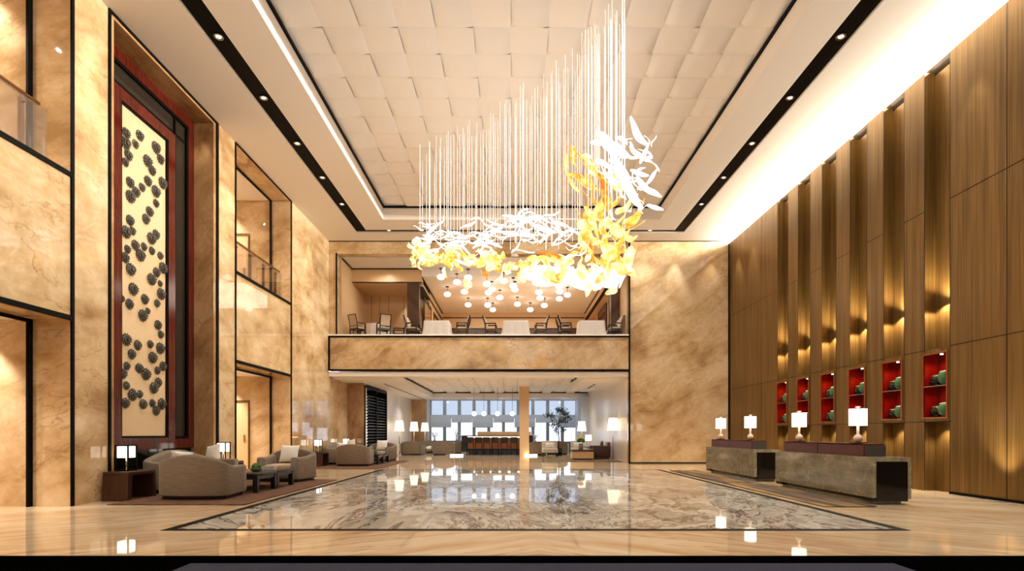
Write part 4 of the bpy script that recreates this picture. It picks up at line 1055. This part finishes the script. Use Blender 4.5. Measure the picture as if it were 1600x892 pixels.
# frosted bowls on the restaurant ceiling
glob = [(689,433),(714,441),(731.5,434),(699,460),(725.7,456),(731.5,476.5),(760.5,444),(768.5,452.5),(763.3,457.5),(762,477),(770,484),(781,465),(787,439),(802,447),(804.5,452.5),(808.5,475.5),(828.5,484),(842,457),(844,466),(850.5,477.5),(873.5,447.5),(874.8,456),(874,467),(886.5,461)]
glob.sort()
g0 = None
for i, (px, py) in enumerate(glob):
    D = F*(8.30-.38-H)/(677-py); x = (px-798)*D/F
    if D > 31: D = 31.0
    lab = 'frosted bowl lamp on the restaurant ceiling, %s counted from the left' % ORD[i]
    if g0: dup(g0, (x, D, 8.30), 0, lab); continue
    g0 = thing('ceiling_pendant', lab, 'pendant lamp', (x, D, 8.30), 0, 'frosted bowl lamps on the restaurant ceiling')
    MB().lathe([(.085,-.025),(.085,0)], 16).build('canopy', M['dark_metal'], g0)
    MB().cyl(0,0,-.27,-.025,.010,6).build('stem', M['dark_metal'], g0)
    MB().lathe([(.03,-.26),(.09,-.27),(.155,-.32),(.17,-.375),(.155,-.43),(.09,-.475),(.03,-.48)], 20).build('bowl', M['globe'], g0)
# ------------------------------------------------------------------ light
w = bpy.data.worlds.new('sky'); bpy.context.scene.world = w; w.use_nodes = True; nt = w.node_tree
bg = nt.nodes['Background']; tc = nt.nodes.new('ShaderNodeTexCoord'); sx = nt.nodes.new('ShaderNodeSeparateXYZ')
nt.links.new(tc.outputs['Generated'], sx.inputs[0])
mr = nt.nodes.new('ShaderNodeMapRange'); mr.inputs[1].default_value = -.3; mr.inputs[2].default_value = .5
nt.links.new(sx.outputs[1], mr.inputs[0])
mx = nt.nodes.new('ShaderNodeMix'); mx.data_type = 'RGBA'; mx.inputs[6].default_value = (.70,.62,.54,1); mx.inputs[7].default_value = (1.6,1.72,1.95,1)  # warm rear half added as fill through the open end; cool half is sky
nt.links.new(mr.outputs[0], mx.inputs[0]); nt.links.new(mx.outputs[2], bg.inputs[0]); bg.inputs[1].default_value = 1.0

# cove along the top of the bronze wall
area((9.20, 10.5, 9.185), (8.2, 10.5, 9.20), 2500, 24, .06, (1,.93,.80), 95)
area((-.2, 12, 5.6), (-.2, 12, 9.8), 110, 6, 9, (1,.93,.82))          # unseen area light added at the chandelier to brighten the ceiling
# scallops down the marble and the bronze
def wash(x, y, z, dx, dy, e, ang=42): spot((x, y, z), (x+dx, y+dy, 0), e, ang, .8, (1,.93,.82), .04)
wash(-7.15, 9.62, 9.15, -.9, 0, 210); wash(-7.15, 14.2, 9.15, -.9, 0, 220); wash(-7.15, 20.0, 9.15, -.9, 0, 260)
wash(6.8, YB-.4, 9.15, 0, .9, 300); wash(8.3, YB-.4, 9.15, 0, .9, 160)
for y in (21.3, 20.0): wash(XR-.35, y, 9.0, .9, 0, 480)
wash(XR-.4, 10.4, 9.0, .9, 0, 480)
spot((XR-.35, 9.75, .12), (XR+.25, 9.75, 5), 420, 70, .9, (1,.82,.56), .04)
for (ya, yb) in edges:
    yc = (ya+yb)/2
    spot((XR+.03, ya+.12, 4.0), (XR+.23, ya+.36, 4.75), 420, 88, .9, (1,.82,.54), .03)
    spot((XR+.08, yc, 4.05), (XR+.12, yc, 3), 110, 135, .35, (1,.82,.54), .02)
    spot((XR+.06, yc, 1.44), (XR+.2, yc, 0), 90, 100, .8, (1,.80,.52), .03)
for x in (-4.6, -2.6, -.6, 1.6, 3.6): spot((x, 35.1, 3.52), (x, 37, 2.2), 48, 130, .9, (.78,.88,1))  # unseen cool spots added to brighten the lounge window wall
# artwork recess
for y in (11.7,): spot((-7.74, y, 9.08), (-8.08, y+.1, 5.5), 90, 46, .7, (1,.93,.82), .03)
spot((-7.8, 13.3, 9.08), (-8.0, 13.62, 5), 60, 60, .8)
# galleries
for (ya, yb) in ((5.5, 9.17), (14.68, 18.35)):
    for z, zf in ((ZC-.1, 5.7), (3.1, 0.)):
        spot((-9.6 if ya > 10 else -8.9, yb-.45, z), (-9.6 if ya > 10 else -8.9, yb+.1, zf+.4), 220, 70, .8, (1,.93,.82), .05)
        spot((-9.3, (ya+yb)/2, z), (-9.3, (ya+yb)/2, 0), 260, 150, .8, r=.02); spot((-11.3, (ya+yb)/2, z), (-11.3, (ya+yb)/2, 0), 260, 150, .8, r=.02)
# lounge and restaurant
for D in (31.2, 33.0, 34.9, 36.6): wash(-6.45, D, 3.5, -.45, 0, 45, 30)
for D in (32.0, 29.9, 27.8, 25.7): wash(4.62, D, 3.5, .45, 0, 45, 30)
for x in (-5.6, -3.4, -1.2, 1.2, 3.4):
    for y in (24.0, 28.0, 32.5): spot((x, y, 3.52 if abs(x) > 5 else 3.95), (x, y, 0), 170, 130, .8, (.98,.99,1), .05)
area((.2, 27.2, 8.2), (.2, 27.2, 0), 260, 6, 5, (1,.93,.82))
spot((-5.6, 23.3, 8.62), (-5.6, 23.6, 5), 110, 150, .9)
for x in (-3.2, -.8, 1.6, 4.0): spot((x, 23.3, 8.64), (x, 23.5, 5), 75, 110, .9)
spot((-5.0, 26.0, 8.0), (-5.0, 26.6, 5.6), 60, 70, .8)
spot((-6.7, 24.2, 8.5), (-7.2, 24.3, 5.6), 50, 70, .8)

# ------------------------------------------------------------------ camera
cam = bpy.data.cameras.new('camera'); co = bpy.data.objects.new('camera', cam); C.objects.link(co)
co.location = (0, 0, H); co.rotation_euler = (PI/2, 0, 0)
cam.sensor_width = 36; cam.lens = F/1600*36; cam.shift_x = 2/1600; cam.shift_y = 231/1600; cam.clip_end = 200
sc = bpy.context.scene; sc.camera = co
sc.view_settings.view_transform = 'Standard'; sc.view_settings.look = 'None'; sc.view_settings.gamma = 1; sc.view_settings.exposure = 0
sc.view_settings.use_curve_mapping = False
cy = sc.cycles; cy.max_bounces = 10; cy.diffuse_bounces = 5; cy.glossy_bounces = 5; cy.transparent_max_bounces = 24; cy.transmission_bounces = 4
cy.use_denoising = True; cy.caustics_reflective = False; cy.caustics_refractive = False; cy.sample_clamp_indirect = 4
